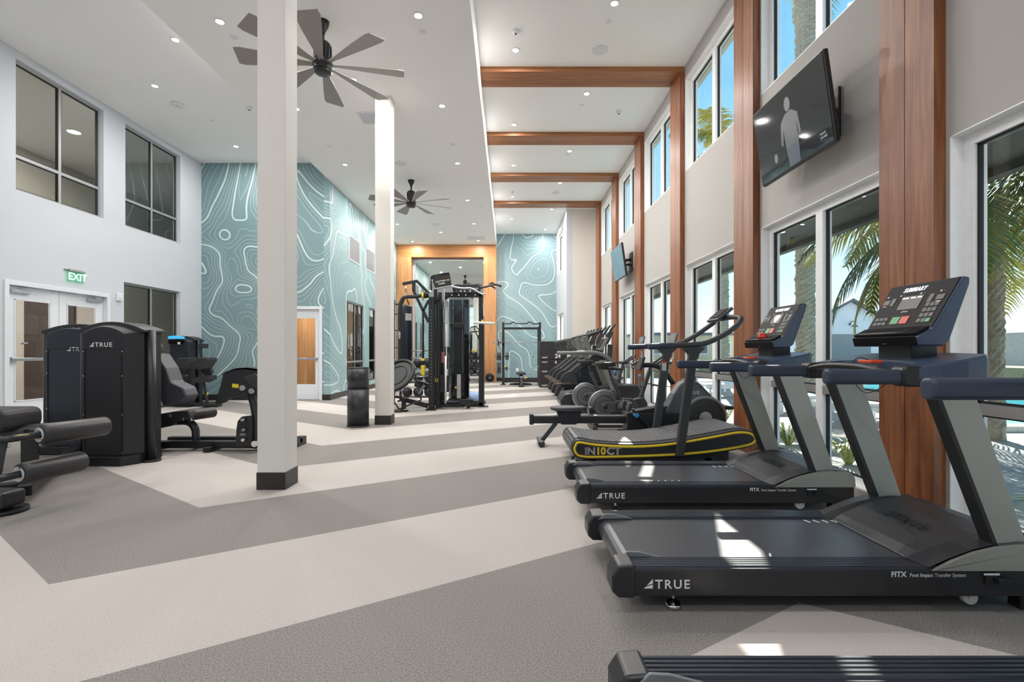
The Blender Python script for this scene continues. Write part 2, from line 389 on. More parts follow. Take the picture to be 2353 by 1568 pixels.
# ceilings
struct(MB().box(-11,XM,YB,YF,ZL,6.0).build('ceiling_left',Mt['ceil']))
struct(MB().box(XM,XF,YB,YF,ZM,6.0).build('ceiling_middle',Mt['ceil']))
struct(MB().box(XF,3.09,YB,YF,ZH,6.0).build('ceiling_tall',Mt['ceil']))
struct(MB().box(-11.2,3.09,YB-.3,YF+.3,6.0,6.12).build('ceiling_roof',Mt['trim']))
# rooms behind the glass
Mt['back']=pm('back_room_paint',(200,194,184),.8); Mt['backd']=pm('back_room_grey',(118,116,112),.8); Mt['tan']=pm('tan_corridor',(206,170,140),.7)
struct(MB().box(-11.2,-11,YB,YF,0,6.0).build('wall_outer_left',Mt['back']))
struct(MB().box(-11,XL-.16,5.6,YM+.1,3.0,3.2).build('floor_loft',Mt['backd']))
struct(MB().box(-11,XL-.16,9.15,9.3,0,3.0).build('wall_partition',Mt['back']))
struct(MB().box(-11,XL-.16,5.6,5.75,0,6.0).build('wall_partition_near',Mt['tan']))
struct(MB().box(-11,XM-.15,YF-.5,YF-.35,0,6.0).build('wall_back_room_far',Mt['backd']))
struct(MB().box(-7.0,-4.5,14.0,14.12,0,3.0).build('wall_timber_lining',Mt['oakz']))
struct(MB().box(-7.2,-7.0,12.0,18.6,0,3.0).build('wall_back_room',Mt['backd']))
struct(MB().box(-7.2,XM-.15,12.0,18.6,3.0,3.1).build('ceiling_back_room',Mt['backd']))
def lightobj(name,loc,power,size,parent=None,color=(1,.93,.84),rot=(0,0,0),shape='DISK',sizey=None,spread=None):
    l=bpy.data.lights.new(name,'AREA'); l.energy=power; l.shape=shape; l.size=size; l.color=color
    if sizey: l.size_y=sizey
    if spread: l.spread=spread
    o=bpy.data.objects.new(name,l); COL.objects.link(o); o.location=loc; o.rotation_euler=rot
    if parent is not None: o.parent=parent
    return o
DLP=24.5
def downlight(p,zc,label,group,power=None,r=.043,name='downlight'):
    t=thing(name,label,'ceiling light',(p.x,p.y,zc),0,group)
    MB().torus((0,0,-.004),(0,0,1),r+.012,.009,24,6).build('trim_ring',Mt['trim'],t)
    MB().lathe([(-.006,r),(-.001,r)],(0,0,0),(0,0,1),20).build('lens',Mt['lamp'],t)
    lightobj('lamp',(0,0,-.02),DLP if power is None else power,r*1.9,t,color=(1,.97,.93))
    return t
ordn=['first','second','third','fourth','fifth','sixth','seventh','eighth','ninth','tenth','eleventh']
hl=[(1185,115),(1181,286),(1180,380),(1178,452),(1175,503)]
hr=[(1412,7),(1348,215),(1309,347),(1287,420),(1268,481),(1253,527)]
for row,side in ((hl,'left'),(hr,'right')):
    for i,(x,y) in enumerate(row):
        downlight(atZ(x,y,ZH),ZH,'round recessed light, %s from the front in the %s row of the tall beamed ceiling'%(ordn[i],side),'recessed lights between the wood beams')
ml=[(961,35),(1016,243),(1051,375),(1074,460),(1089,514)]
mm=[(812,183),(986,487),(1013,534),(1099,553)]
mo=[(505,49),(681,250),(793,378),(866,450),(913,515),(948,555)]
for row,side in ((ml,'right'),(mm,'middle'),(mo,'left')):
    for i,(x,y) in enumerate(row):
        z=ZM; p=atZ(x,y,z)
        if p.y>18.6: p.y=18.5
        downlight(p,z,'round recessed light, %s from the front in the %s row of the lower middle ceiling'%(ordn[i],side),'recessed lights in the lower ceiling')
for i,(x,y) in enumerate([(403,91),(356,197),(542,336)]):
    downlight(atZ(x,y,ZL),ZL,'round recessed light, %s from the front above the left windows'%ordn[i],'recessed lights in the left ceiling')
for i,(x,y) in enumerate([(-5.9,1.5),(-2.4,1.2),(1.2,.8),(-2.4,-2.8),(1.2,-2.8),(-5.9,-2.8)]):
    z=ZL if x<XM else (ZM if x<XF else ZH)
    downlight(Vector((x,y,0)),z,'recessed light in the ceiling behind the camera','recessed lights behind the camera',34)
p=atX(170,238,XL-1.6)
downlight(Vector((p.x,p.y,0)),ZL,'recessed light seen through the upper left interior window','loft light',75,.11)
for i,(x,y,z,w) in enumerate([(-9.2,8.0,ZL,45),(-9.2,7.4,3.0,45),(-9.2,10.3,3.0,45),(-5.6,12.9,3.0,40),(-5.8,16,3.0,10)]):
    downlight(Vector((x,y,0)),z,'added unseen lamp brightening a side room behind the interior glass','added side room lamps',w)  # unseen lamps added to brighten the rooms behind the glass
# round speakers, cover plates, detectors
for lab,(x,y),z,r in (('large round white ceiling speaker beside the first wood beam',(1379,115),ZH,.12),('round white ceiling speaker behind the third wood beam',(1277,443),ZH,.12),
        ('round ceiling speaker above the nearer dark fan, beside the second column',(920,376),ZM,.12),('round ceiling speaker beyond the far black fan',(1001,516),ZM,.12)):
    t=thing('ceiling_speaker',lab,'speaker',(*atZ(x,y,z).xy,z),0,'ceiling speakers')
    MB().lathe([(-.008,r*.93),(0,r*.95)],(0,0,0),n=32).build('grille',Mt['grille'],t); MB().torus((0,0,-.004),(0,0,1),r*.97,.007,32,6).build('rim',Mt['trim'],t)
for i,(x,y,z) in enumerate([(1398,49,ZH),(1337,241,ZH),(1281,437,ZH),(973,73,ZM),(537,86,ZM),(757,336,ZM),(1041,332,ZM),(1104,476,ZM),(1090,532,ZM),(942,555,ZM),(487,277,ZL),(1305,355,ZH)]):
    q=atZ(x,y,z); o=MB().lathe([(-.012,.036),(-.004,.046),(.003,.046)],(0,0,0),n=20).build('sprinkler_cover',Mt['trim']); o.location=(q.x,q.y,z)
    tag(o,'small flat white sprinkler cover plate on the %s ceiling, %s from the front'%('tall' if z==ZH else ('left' if z==ZL else 'middle'),ordn[i%11]),'sprinkler cover','sprinkler cover plates')
for lab,(x,y),z in (('white motion sensor with dark lens on the tall ceiling near the front',(1185,71),ZH),('white domed smoke detector behind the first beam',(1422,256),ZH),
        ('small white detector near the fourth beam',(1178,440),ZH),('small white dome detector beside the ceiling edge left of the near column',(573,247),ZL)):
    t=thing('smoke_detector',lab,'detector',(*atZ(x,y,z).xy,z),0,'ceiling detectors')
    MB().lathe([(-.045,.02),(-.035,.042),(-.012,.055),(0,.055)],(0,0,0),n=20).build('housing',Mt['trim'],t); MB().sph((0,0,-.045),.016).build('lens',Mt['dgrey'],t)
q=atZ(407,240,ZL); t=thing('wireless_access_point','white octagonal wireless access point on the left ceiling','access point',(q.x,q.y,ZL))
MB().lathe([(-.035,.09),(-.025,.12),(0,.12)],(0,0,0),n=8).build('housing',Mt['trim'],t); MB().lathe([(-.037,.012),(-.034,.012)],(0,0,0),n=10).build('status_light',Mt['grey'],t)
def vent(x,y,z,w,d,lab):
    q=atZ(x,y,z); t=thing('ceiling_vent',lab,'vent',(q.x,q.y,z))
    b=MB(); 
    for u in (-1,1): b.box(u*w/2-.015,u*w/2+.015,-d/2,d/2,-.012,0); b.box(-w/2,w/2,u*d/2-.015,u*d/2+.015,-.012,0)
    b.build('frame',Mt['trim'],t); MB().box(-w/2,w/2,-d/2,d/2,-.004,-.001).build('backing',Mt['dgrey'],t)
    s=MB(); n=9
    for i in range(n):
        yy=-d/2+d*(i+.5)/n; s.obox((0,yy,-.008),(w-.02,.022,.003),(1,0,0),(0,.5,1))
    s.build('slats',Mt['trim'],t)
vent(856,271,ZM,.42,.42,'square white ceiling air vent beside the top of the second column'); vent(1094,547,ZM,.62,.5,'wide flat ceiling vent near the timber frame at the far end')
# ------------------------------------------------------------------ wood posts and beams
for i,y in enumerate(PY):
    if i<2: continue
    vis=i-3
    nm=['hidden','nearest','second','third','fourth','fifth','sixth','seventh'][max(0,vis+1)]
    lab='walnut clad wall post, %s from the camera along the window wall'%nm if vis>=0 else 'walnut clad wall post beside the camera'
    t=thing('wood_post',lab,'post',(XP,y,0),0,'walnut posts along the window wall')
    b=MB().box(0,XW-XP,0,.232,0,ZH-.08); b.box(0,XW-XP,.238,.47,0,ZH-.08); b.box(.004,XW-XP,.23,.24,0,ZH-.08); b.build('cladding',Mt['woodz'],t)
    t=thing('wood_beam','walnut ceiling beam resting on the %s wall post'%nm if vis>=0 else 'walnut ceiling beam behind the camera','beam',(0,y,ZH-.08),0,'walnut ceiling beams')
    b=MB().box(XF,XW,0,.47,0,.08); b.build('cladding',Mt['woodx'],t)
# ------------------------------------------------------------------ windows of the right wall
def win_right(n,X,a,b,z0,z1,rail=None):
    w=struct(bpy.data.objects.new('window_%d'%n,None)); COL.objects.link(w)
    fw=.075; x0=X+.084; x1=X+.17; mid=(a+b)/2
    f=MB(); f.box(x0,x1,a,a+fw,z0,z1); f.box(x0,x1,b-fw,b,z0,z1); f.box(x0,x1,a+fw,b-fw,z0,z0+fw*.8); f.box(x0,x1,a+fw,b-fw,z1-fw,z1)
    f.build('frame',Mt['vinyl'],w)
    MB().box(x0-.012,x1-.01,mid-.05,mid+.05,z0+fw*.8,z1-fw).build('mullion',Mt['vinyl'],w)
    zz=[z0+fw*.8]+([rail[0],rail[1]] if rail else [])+[z1-fw]
    if rail: MB().box(x0-.015,x1-.01,a+fw,mid-.05,rail[0],rail[1]).box(x0-.015,x1-.01,mid+.05,b-fw,rail[0],rail[1]).build('rail',Mt['alu'],w)
    g=MB(); p=MB()
    for (u,v) in ((a+fw,mid-.05),(mid+.05,b-fw)):
        for k in range(0,len(zz),2):
            c,d=zz[k],zz[k+1]; e=.014
            for (y0,y1,s0,s1) in ((u,u+e,c,d),(v-e,v,c,d),(u,v,c,c+e),(u,v,d-e,d)): g.box(x0+.022,x0+.05,y0,y1,s0,s1)
            p.box(x0+.032,x0+.038,u+e*.5,v-e*.5,c+e*.5,d-e*.5)
    g.build('gasket',Mt['gasket'],w); p.build('pane',Mt['glass'],w)
    MB().box(X+.002,x0,a,b,z0-.0,z0+.012).build('sill',Mt['vinyl'],w)
    # painted reveal lining of the opening
    l=MB(); l.box(X-.002,x0,a-.001,a+.006,z0,z1).box(X-.002,x0,b-.006,b+.001,z0,z1).box(X-.002,x0,a,b,z1-.006,z1+.001)
    l.build('reveal',Mt['vinyl'],w)
k=0
for a,b in bays:
    k+=1; win_right(k,XW,a+.03,b-.03,ZW0,ZW1,(.80,.87)); k+=1; win_right(k,XW,a+.03,b-.03,ZU0,ZU1)
k+=1; win_right(k,XS,16.8,18.77,ZW0,ZW1,(.80,.87)); k+=1; win_right(k,XS,16.8,18.77,ZU0,ZU1)
NW=k
# interior windows in the left wall (frame set into the opening, dark gaskets)
def win_left(n,X,a,b,z0,z1,zr,gl,flip=1,mul=True,depth=.07):
    w=struct(bpy.data.objects.new('window_%d'%n,None)); COL.objects.link(w)
    xa,xb=sorted((X-depth*flip,X-(depth+.05)*flip)); mid=(a+b)/2; fw=.04
    f=MB(); f.box(xa,xb,a,a+fw,z0,z1).box(xa,xb,b-fw,b,z0,z1).box(xa,xb,a+fw,b-fw,z0,z0+fw).box(xa,xb,a+fw,b-fw,z1-fw,z1)
    f.box(xa,xb,mid-.025,mid+.025,z0+fw,z1-fw)
    f.box(xa+.001,xb-.001,a+fw,mid-.025,zr-.025,zr+.025).box(xa+.001,xb-.001,mid+.025,b-fw,zr-.025,zr+.025)
    f.build('frame',Mt['alu'],w)
    g=MB(); p=MB()
    for u,v in ((a+fw,mid-.025),(mid+.025,b-fw)):
        for c,d in ((z0+fw,zr-.025),(zr+.025,z1-fw)):
            e=.012; xm=(xa+xb)/2
            for (y0,y1,s0,s1) in ((u,u+e,c,d),(v-e,v,c,d),(u,v,c,c+e),(u,v,d-e,d)): g.box(xm-.02,xm+.02,y0,y1,s0,s1)
            p.box(xm-.003,xm+.003,u,v,c,d)
    g.build('gasket',Mt['gasket'],w); p.build('pane',Mt[gl],w)
win_left(NW+1,XL,7.35,8.945,3.654,5.655,4.20,'iglass'); win_left(NW+2,XL,9.455,11.04,3.654,5.655,4.20,'dglass'); win_left(NW+3,XL,9.42,11.04,.3,2.55,.9,'iglass')
win_left(NW+4,XM,13.03,14.57,.24,2.57,.9,'dglass',depth=.03); win_left(NW+5,XM,15.13,16.6,.24,2.57,.9,'dglass',depth=.03)
# ------------------------------------------------------------------ doors
d=struct(bpy.data.objects.new('door_1',None)); COL.objects.link(d); X0=XL
MB().box(X0-.16,X0+.02,7.17,7.24,0,2.27).box(X0-.16,X0+.02,9.01,9.08,0,2.27).box(X0-.16,X0+.02,7.24,9.01,2.2,2.27).build('door_frame',Mt['trim'],d,.004)
for (a,b,s) in ((7.245,8.122,1),(8.13,9.005,-1)):
    g0,g1,h0,h1=a+.14,b-.14,.42,2.0
    lf=MB(); xa,xb=X0-.11,X0-.065
    lf.box(xa,xb,a,g0,.01,2.195).box(xa,xb,g1,b,.01,2.195).box(xa,xb,g0,g1,.01,h0).box(xa,xb,g0,g1,h1,2.195)
    lfo=lf.build('door_leaf',Mt['trim'],d,.003)
    MB().box(xa+.02,xa+.026,g0,g1,h0,h1).build('glass_panel',Mt['glass'],lfo)
    m=MB()
    for (y0,y1,s0,s1) in ((g0,g0+.018,h0,h1),(g1-.018,g1,h0,h1),(g0,g1,h0,h0+.018),(g0,g1,h1-.018,h1)): m.box(xb,xb+.01,y0,y1,s0,s1)
    m.build('glazing_bead',Mt['trim'],lfo,.003)
    pb=MB(); pb.box(xb,xb+.055,a+.06,a+.13,1.03,1.11).box(xb,xb+.055,b-.2,b-.06,1.03,1.11); pb.box(xb+.03,xb+.06,a+.06,b-.06,1.045,1.095); pb.build('push_bar',Mt['steel'],lfo,.006)
    c=MB(); cy=(a+.06 if s==1 else b-.36); c.box(xb,xb+.05,cy,cy+.30,2.09,2.145); c.bar((xb+.04,cy+.15,2.16),(xb+.10,cy+.15+.22*s,2.175),.025,.008); c.bar((xb+.10,cy+.15+.22*s,2.175),(X0+.02,cy+.15+.42*s,2.19),.022,.008)
    c.cyl((xb+.03,cy+.15,2.14),(xb+.03,cy+.15,2.17),.015); c.build('door_closer',Mt['steel'],lfo,.003)
d=struct(bpy.data.objects.new('door_2',None)); COL.objects.link(d)
MB().box(-5.62,-5.55,YM-.02,YM+.15,0,2.29).box(-4.60,-4.53,YM-.02,YM+.15,0,2.29).box(-5.55,-4.60,YM-.02,YM+.15,2.22,2.29).build('door_frame',Mt['trim'],d,.004)
lf=MB().box(-5.545,-5.43,YM+.05,YM+.095,.01,2.21).box(-4.72,-4.605,YM+.05,YM+.095,.01,2.21).box(-5.43,-4.72,YM+.05,YM+.095,.01,.38).box(-5.43,-4.72,YM+.05,YM+.095,2.0,2.21).build('door_leaf',Mt['trim'],d,.003)
MB().box(-5.43,-4.72,YM+.07,YM+.076,.38,2.0).build('glass_panel',Mt['glass'],lf); MB().box(-5.5,-4.66,YM-.01,YM+.03,.98,1.03).box(-5.5,-5.44,YM,YM+.06,.97,1.04).box(-4.72,-4.66,YM,YM+.06,.97,1.04).build('push_bar',Mt['steel'],lf,.005)
d=struct(bpy.data.objects.new('door_4',None)); COL.objects.link(d); MB().box(-9.12,-8.18,9.11,9.15,0,2.45).build('door_leaf',pm('dark_doorway_panel',(74,62,56),.5),d,.004); MB().box(-8.36,-8.28,9.09,9.11,.9,1.2).build('door_pull',Mt['steel'],d)  # flat dark panel stands in for the shade of an open doorway
d=struct(bpy.data.objects.new('door_3',None)); COL.objects.link(d)
MB().box(-3.2,-2.42,YB-.12,YB-.07,0,2.3).box(-2.38,-1.6,YB-.12,YB-.07,0,2.3).build('door_leaf',Mt['trim'],d,.003)
w=struct(bpy.data.objects.new('window_%d'%(NW+6),None)); COL.objects.link(w); MB().box(-3.9,-.9,YB-.1,YB-.094,3.3,5.1).box(.4,2.4,YB-.1,YB-.094,.9,3.6).build('pane',Mt['glass'],w)  # lower pane is an added, unseen window lighting the camera-facing sides
MB().box(-3.9,-.9,YB-.13,YB-.07,4.2,4.26).box(-2.43,-2.37,YB-.13,YB-.07,3.3,5.1).box(.4,2.4,YB-.13,YB-.07,2.4,2.5).box(1.35,1.45,YB-.13,YB-.07,.9,3.6).build('mullions',Mt['vinyl'],w)
# ------------------------------------------------------------------ base boards and trims
def bb(n,x0,x1,y0,y1): struct(MB().box(x0,x1,y0,y1,0,.14).build(n,Mt['base'],None,.004))
bb('baseboard_left',XL,XL+.014,YB,7.17); bb('baseboard_left_far',XL,XL+.014,9.08,YM); bb('baseboard_mural',XL+.014,-5.62,YM-.014,YM); bb('baseboard_mural_end',-4.53,XM+.014,YM-.014,YM)
bb('baseboard_side',XM,XM+.014,YM,18.85); bb('baseboard_far',XF+.01,XS,YF-.014,YF); bb('baseboard_block',XS,XP,YS-.014,YS); bb('baseboard_block_side',XS-.014,XS,YS-.014,YF-.014)
for i,y in enumerate(PY[:-1]): bb('baseboard_right_%s'%'abcdefghi'[i],XW-.012,XW,y+.47,y+.5)
# timber portal with mirror at the far end
Mt['oakz'].name='portal_oak'
t=thing('timber_portal','large oak clad portal frame around the far wall mirror','portal',(0,18.85,0))
MB().box(XM+.015,-3.77,0,.34,0,ZM-.485).build('post',Mt['oakz'],t,.003); MB().box(-.945,XF,0,.34,0,ZM-.485).build('post',Mt['oakz'],t,.003); MB().box(XM+.015,XF,0,.34,ZM-.485,ZM-.003).build('header',Mt['oakx'],t,.003)
t=thing('wall_mirror','tall wall mirror filling the oak portal at the far end','mirror',(0,19.15,0))
MB().box(-3.66,-.95,0,.02,.12,4.78).build('mirror_glass',Mt['mirror'],t); MB().box(-3.70,-3.66,-.01,.03,.08,4.82).box(-3.66,-.95,-.01,.03,4.78,4.82).box(-3.66,-.95,-.01,.03,.08,.12).build('mirror_frame',Mt['alu'],t)
# free-standing columns
for (x0,x1,y0,lab) in ((-2.167,-1.926,4.18,'square white column nearest the camera with dark rubber base'),(-2.160,-1.909,7.87,'second white column farther back beside the black bin')):
    t=thing('square_column',lab,'column',((x0+x1)/2,y0+.12,0)); h=(x1-x0)/2
    MB().box(-h,h,-h,h,0,ZM).build('shaft',Mt['wall_col'],t,.004); e=.006; MB().box(-h-e,h+e,-h-e,h+e,0,.15).build('base_wrap',Mt['base'],t,.004)
# ------------------------------------------------------------------ wall fittings
def grille_vent(y0,y1,lab):
    t=thing('wall_vent',lab,'vent',(XM,y0,3.70)); w=y1-y0
    MB().box(0,.012,0,w,0,.03).box(0,.012,0,w,.66,.69).box(0,.012,0,.03,.03,.66).box(0,.012,w-.03,w,.03,.66).build('frame',Mt['trim'],t)
    MB().box(0.001,.004,.03,w-.03,.03,.66).build('backing',Mt['grey'],t)
    s=MB(); n=22
    for i in range(n): yy=.03+(w-.06)*(i+.5)/n; s.obox((.007,yy,.345),(.012,.006,.63),(1,.5,0),(0,0,1))
    s.build('slats',Mt['alu'],t)
grille_vent(13.19,14.16,'large white wall vent on the side mural wall, nearer one'); grille_vent(14.75,15.76,'large white wall vent on the side mural wall, partly behind the second column')
t=thing('exit_sign','green edge-lit exit sign above the double doors','exit sign',(XL,8.34,0))
MB().box(0,.05,-.13,.13,2.565,2.60).box(0,.03,-.2,.2,2.575,2.592).build('housing',Mt['alu'],t,.004)
MB().box(.022,.028,-.17,.17,2.38,2.568).build('acrylic_panel',Mt['exitp'],t)
lettering('lettering','EXIT',t,(.029,-.145,2.42),(0,1,0),(0,0,1),.12,Mt['exit'],bold=.03,sx=1.02)
t=thing('door_sensor_box','small white square sensor box beside the double doors','sensor',(XL,9.22,2.16)); MB().box(-.003,.04,0,.13,0,.15).build('housing',Mt['trim'],t,.012); MB().box(.04,.043,.03,.1,.03,.06).build('cover',Mt['offw'],t)
t=thing('wall_switch','small dark wall plate in the corridor beyond the double doors','switch',(-10.99,10.6,1.2))
MB().box(0,.02,0,.13,0,.13).build('plate',Mt['dgrey'],t)
q=atY(1188.5,850,YF); t=thing('wall_outlet','small white outlet plate low on the far mural wall','outlet',(q.x,YF,q.z)); MB().box(-.05,.05,-.012,0,-.07,.07).build('plate',Mt['white'],t,.003)
# televisions
def tv(yn,label,kind):
    t=thing('wall_television',label,'television',(XW,yn+.4,3.28))
    yo=-.4; c=Vector((2.60-XW,yo+.56,0)); up=Vector((-.105,0,.75)).normalized(); n=Vector((-1,0,0)); n=(n-up*n.dot(up)).normalized(); u=Vector((0,-1,0))
    W,H=1.12,.757
    MB().obox(c-n*.028,(.045,W,H),n,up).build('casing',Mt['blk2'],t,.008)
    MB().obox(c-n*.065,(.05,W*.6,H*.45),n,up).build('rear_housing',Mt['blk2'],t,.01)
    if kind=='dark':
        sc=pm('dark_screen',(40,44,50),.04,spec=.8)
        MB().obox(c-n*.003,(.006,W-.02,H-.03),n,up).build('screen',sc,t)
        def flat(name,pts,m): 
            b=MB(); b._f([b._v(c+n*.0012+u*x+up*y) for x,y in pts]); b.build(name,m,t)
        s1=pm('screen_skin',(92,95,100),.3); s2=pm('screen_shirt',(62,68,77),.3); s3=pm('screen_jeans',(36,60,82),.3)
        flat('picture_head',[(.02+.045*math.cos(a*PI/8),.20+.065*math.sin(a*PI/8)) for a in range(16)],s1)
        flat('picture_shirt',[(-.03,.13),(.07,.13),(.15,.07),(.17,-.12),(.14,-.14),(.12,0),(.12,-.18),(-.07,-.18),(-.08,0),(-.11,-.14),(-.14,-.12),(-.11,.07)],s2)
        flat('picture_jeans',[(-.07,-.18),(.12,-.18),(.11,-.36),(-.05,-.36)],s3)
        flat('picture_face',[(-.25+.03*math.cos(a*PI/8),-.20+.045*math.sin(a*PI/8)) for a in range(16)],s1)
        lettering('screen_lettering','PEAR',t,c+n*.002+u*.40-up*.27,u,up,.020,Mt['white'],space=1.2); lettering('screen_lettering','ZONE',t,c+n*.002+u*.40-up*.302,u,up,.020,Mt['white'],space=1.2)
    else:
        MB().obox(c-n*.003,(.006,W-.02,H-.03),n,up).build('screen',topom('screen_topography',41.0,c1=(92,132,150),c2=(110,150,165),line=(190,215,225),scale=.9,K=16),t)
    MB().box(-.025,0,-.13,.13,-.22,.22).build('wall_plate',Mt['blk'],t,.006)
    MB().bar((-.02,0,.05),(-.12,-.12,.03),.05,.05).bar((-.12,-.12,.03),c-n*.08,.05,.05).bar((-.02,0,-.08),(-.12,-.12,-.08),.04,.04).bar((-.12,-.12,-.08),c-n*.08-up*.08,.04,.04).build('swing_arm',Mt['blk'],t,.004)
tv(3.92,'tilted black wall television above the near windows, dark picture of a man','dark'); tv(10.9,'smaller looking wall television farther down the window wall, blue contour picture','topo')
# ceiling fans
def fan(x,y,label,ph):
    t=thing('ceiling_fan',label,'ceiling fan',(x,y,ZM),0)
    MB().lathe([(-.16,.022),(-.13,.03),(-.05,.07),(0,.078)],(0,0,0),n=24).build('canopy',Mt['blk'],t)
    MB().cyl((0,0,-.27),(0,0,-.12),.02).build('downrod',Mt['blk'],t)
    MB().lathe([(-.62,.108),(-.605,.114),(-.57,.114),(-.56,.125),(-.53,.125),(-.52,.102),(-.29,.098),(-.27,.08),(-.245,.03)],(0,0,0),n=32).build('motor',Mt['blk'],t)
    for i in range(14): q=2*PI*i/14; MB().obox((math.cos(q)*.102,math.sin(q)*.102,-.40),(.012,.014,.16),(math.cos(q),math.sin(q),0),(0,0,1)).build('cooling_fin',Mt['blk2'],t)
    MB().lathe([(-.655,.035),(-.65,.10),(-.62,.108)],(0,0,0),n=28).build('end_cap',Mt['blk2'],t)
    for i in range(8):
        a=ph+2*PI*i/8; d=Vector((math.cos(a),math.sin(a),0)); w=Vector((-d.y,d.x,0)); k=(w+Vector((0,0,.22))).normalized(); z=Vector((0,0,-.545))
        rings=[]
        for r,h in ((.09,.03),(.2,.035),(.35,.06),(.7,.11),(.93,.135),(1.0,.12)):
            o=d*r+z; th=Vector((0,0,.004)); rings.append([o-k*h-th,o+k*h-th,o+k*h+th,o-k*h+th])
        MB().loft(rings).build('blade',Mt['fanb'],t)
Mt['fanb']=pm('fan_blade',(150,144,140),.5)
fan(-2.33,6.09,'large dark ceiling fan nearest the camera beside the near column',.2); fan(-2.35,11.75,'dark ceiling fan farther back beside the second column',.45)
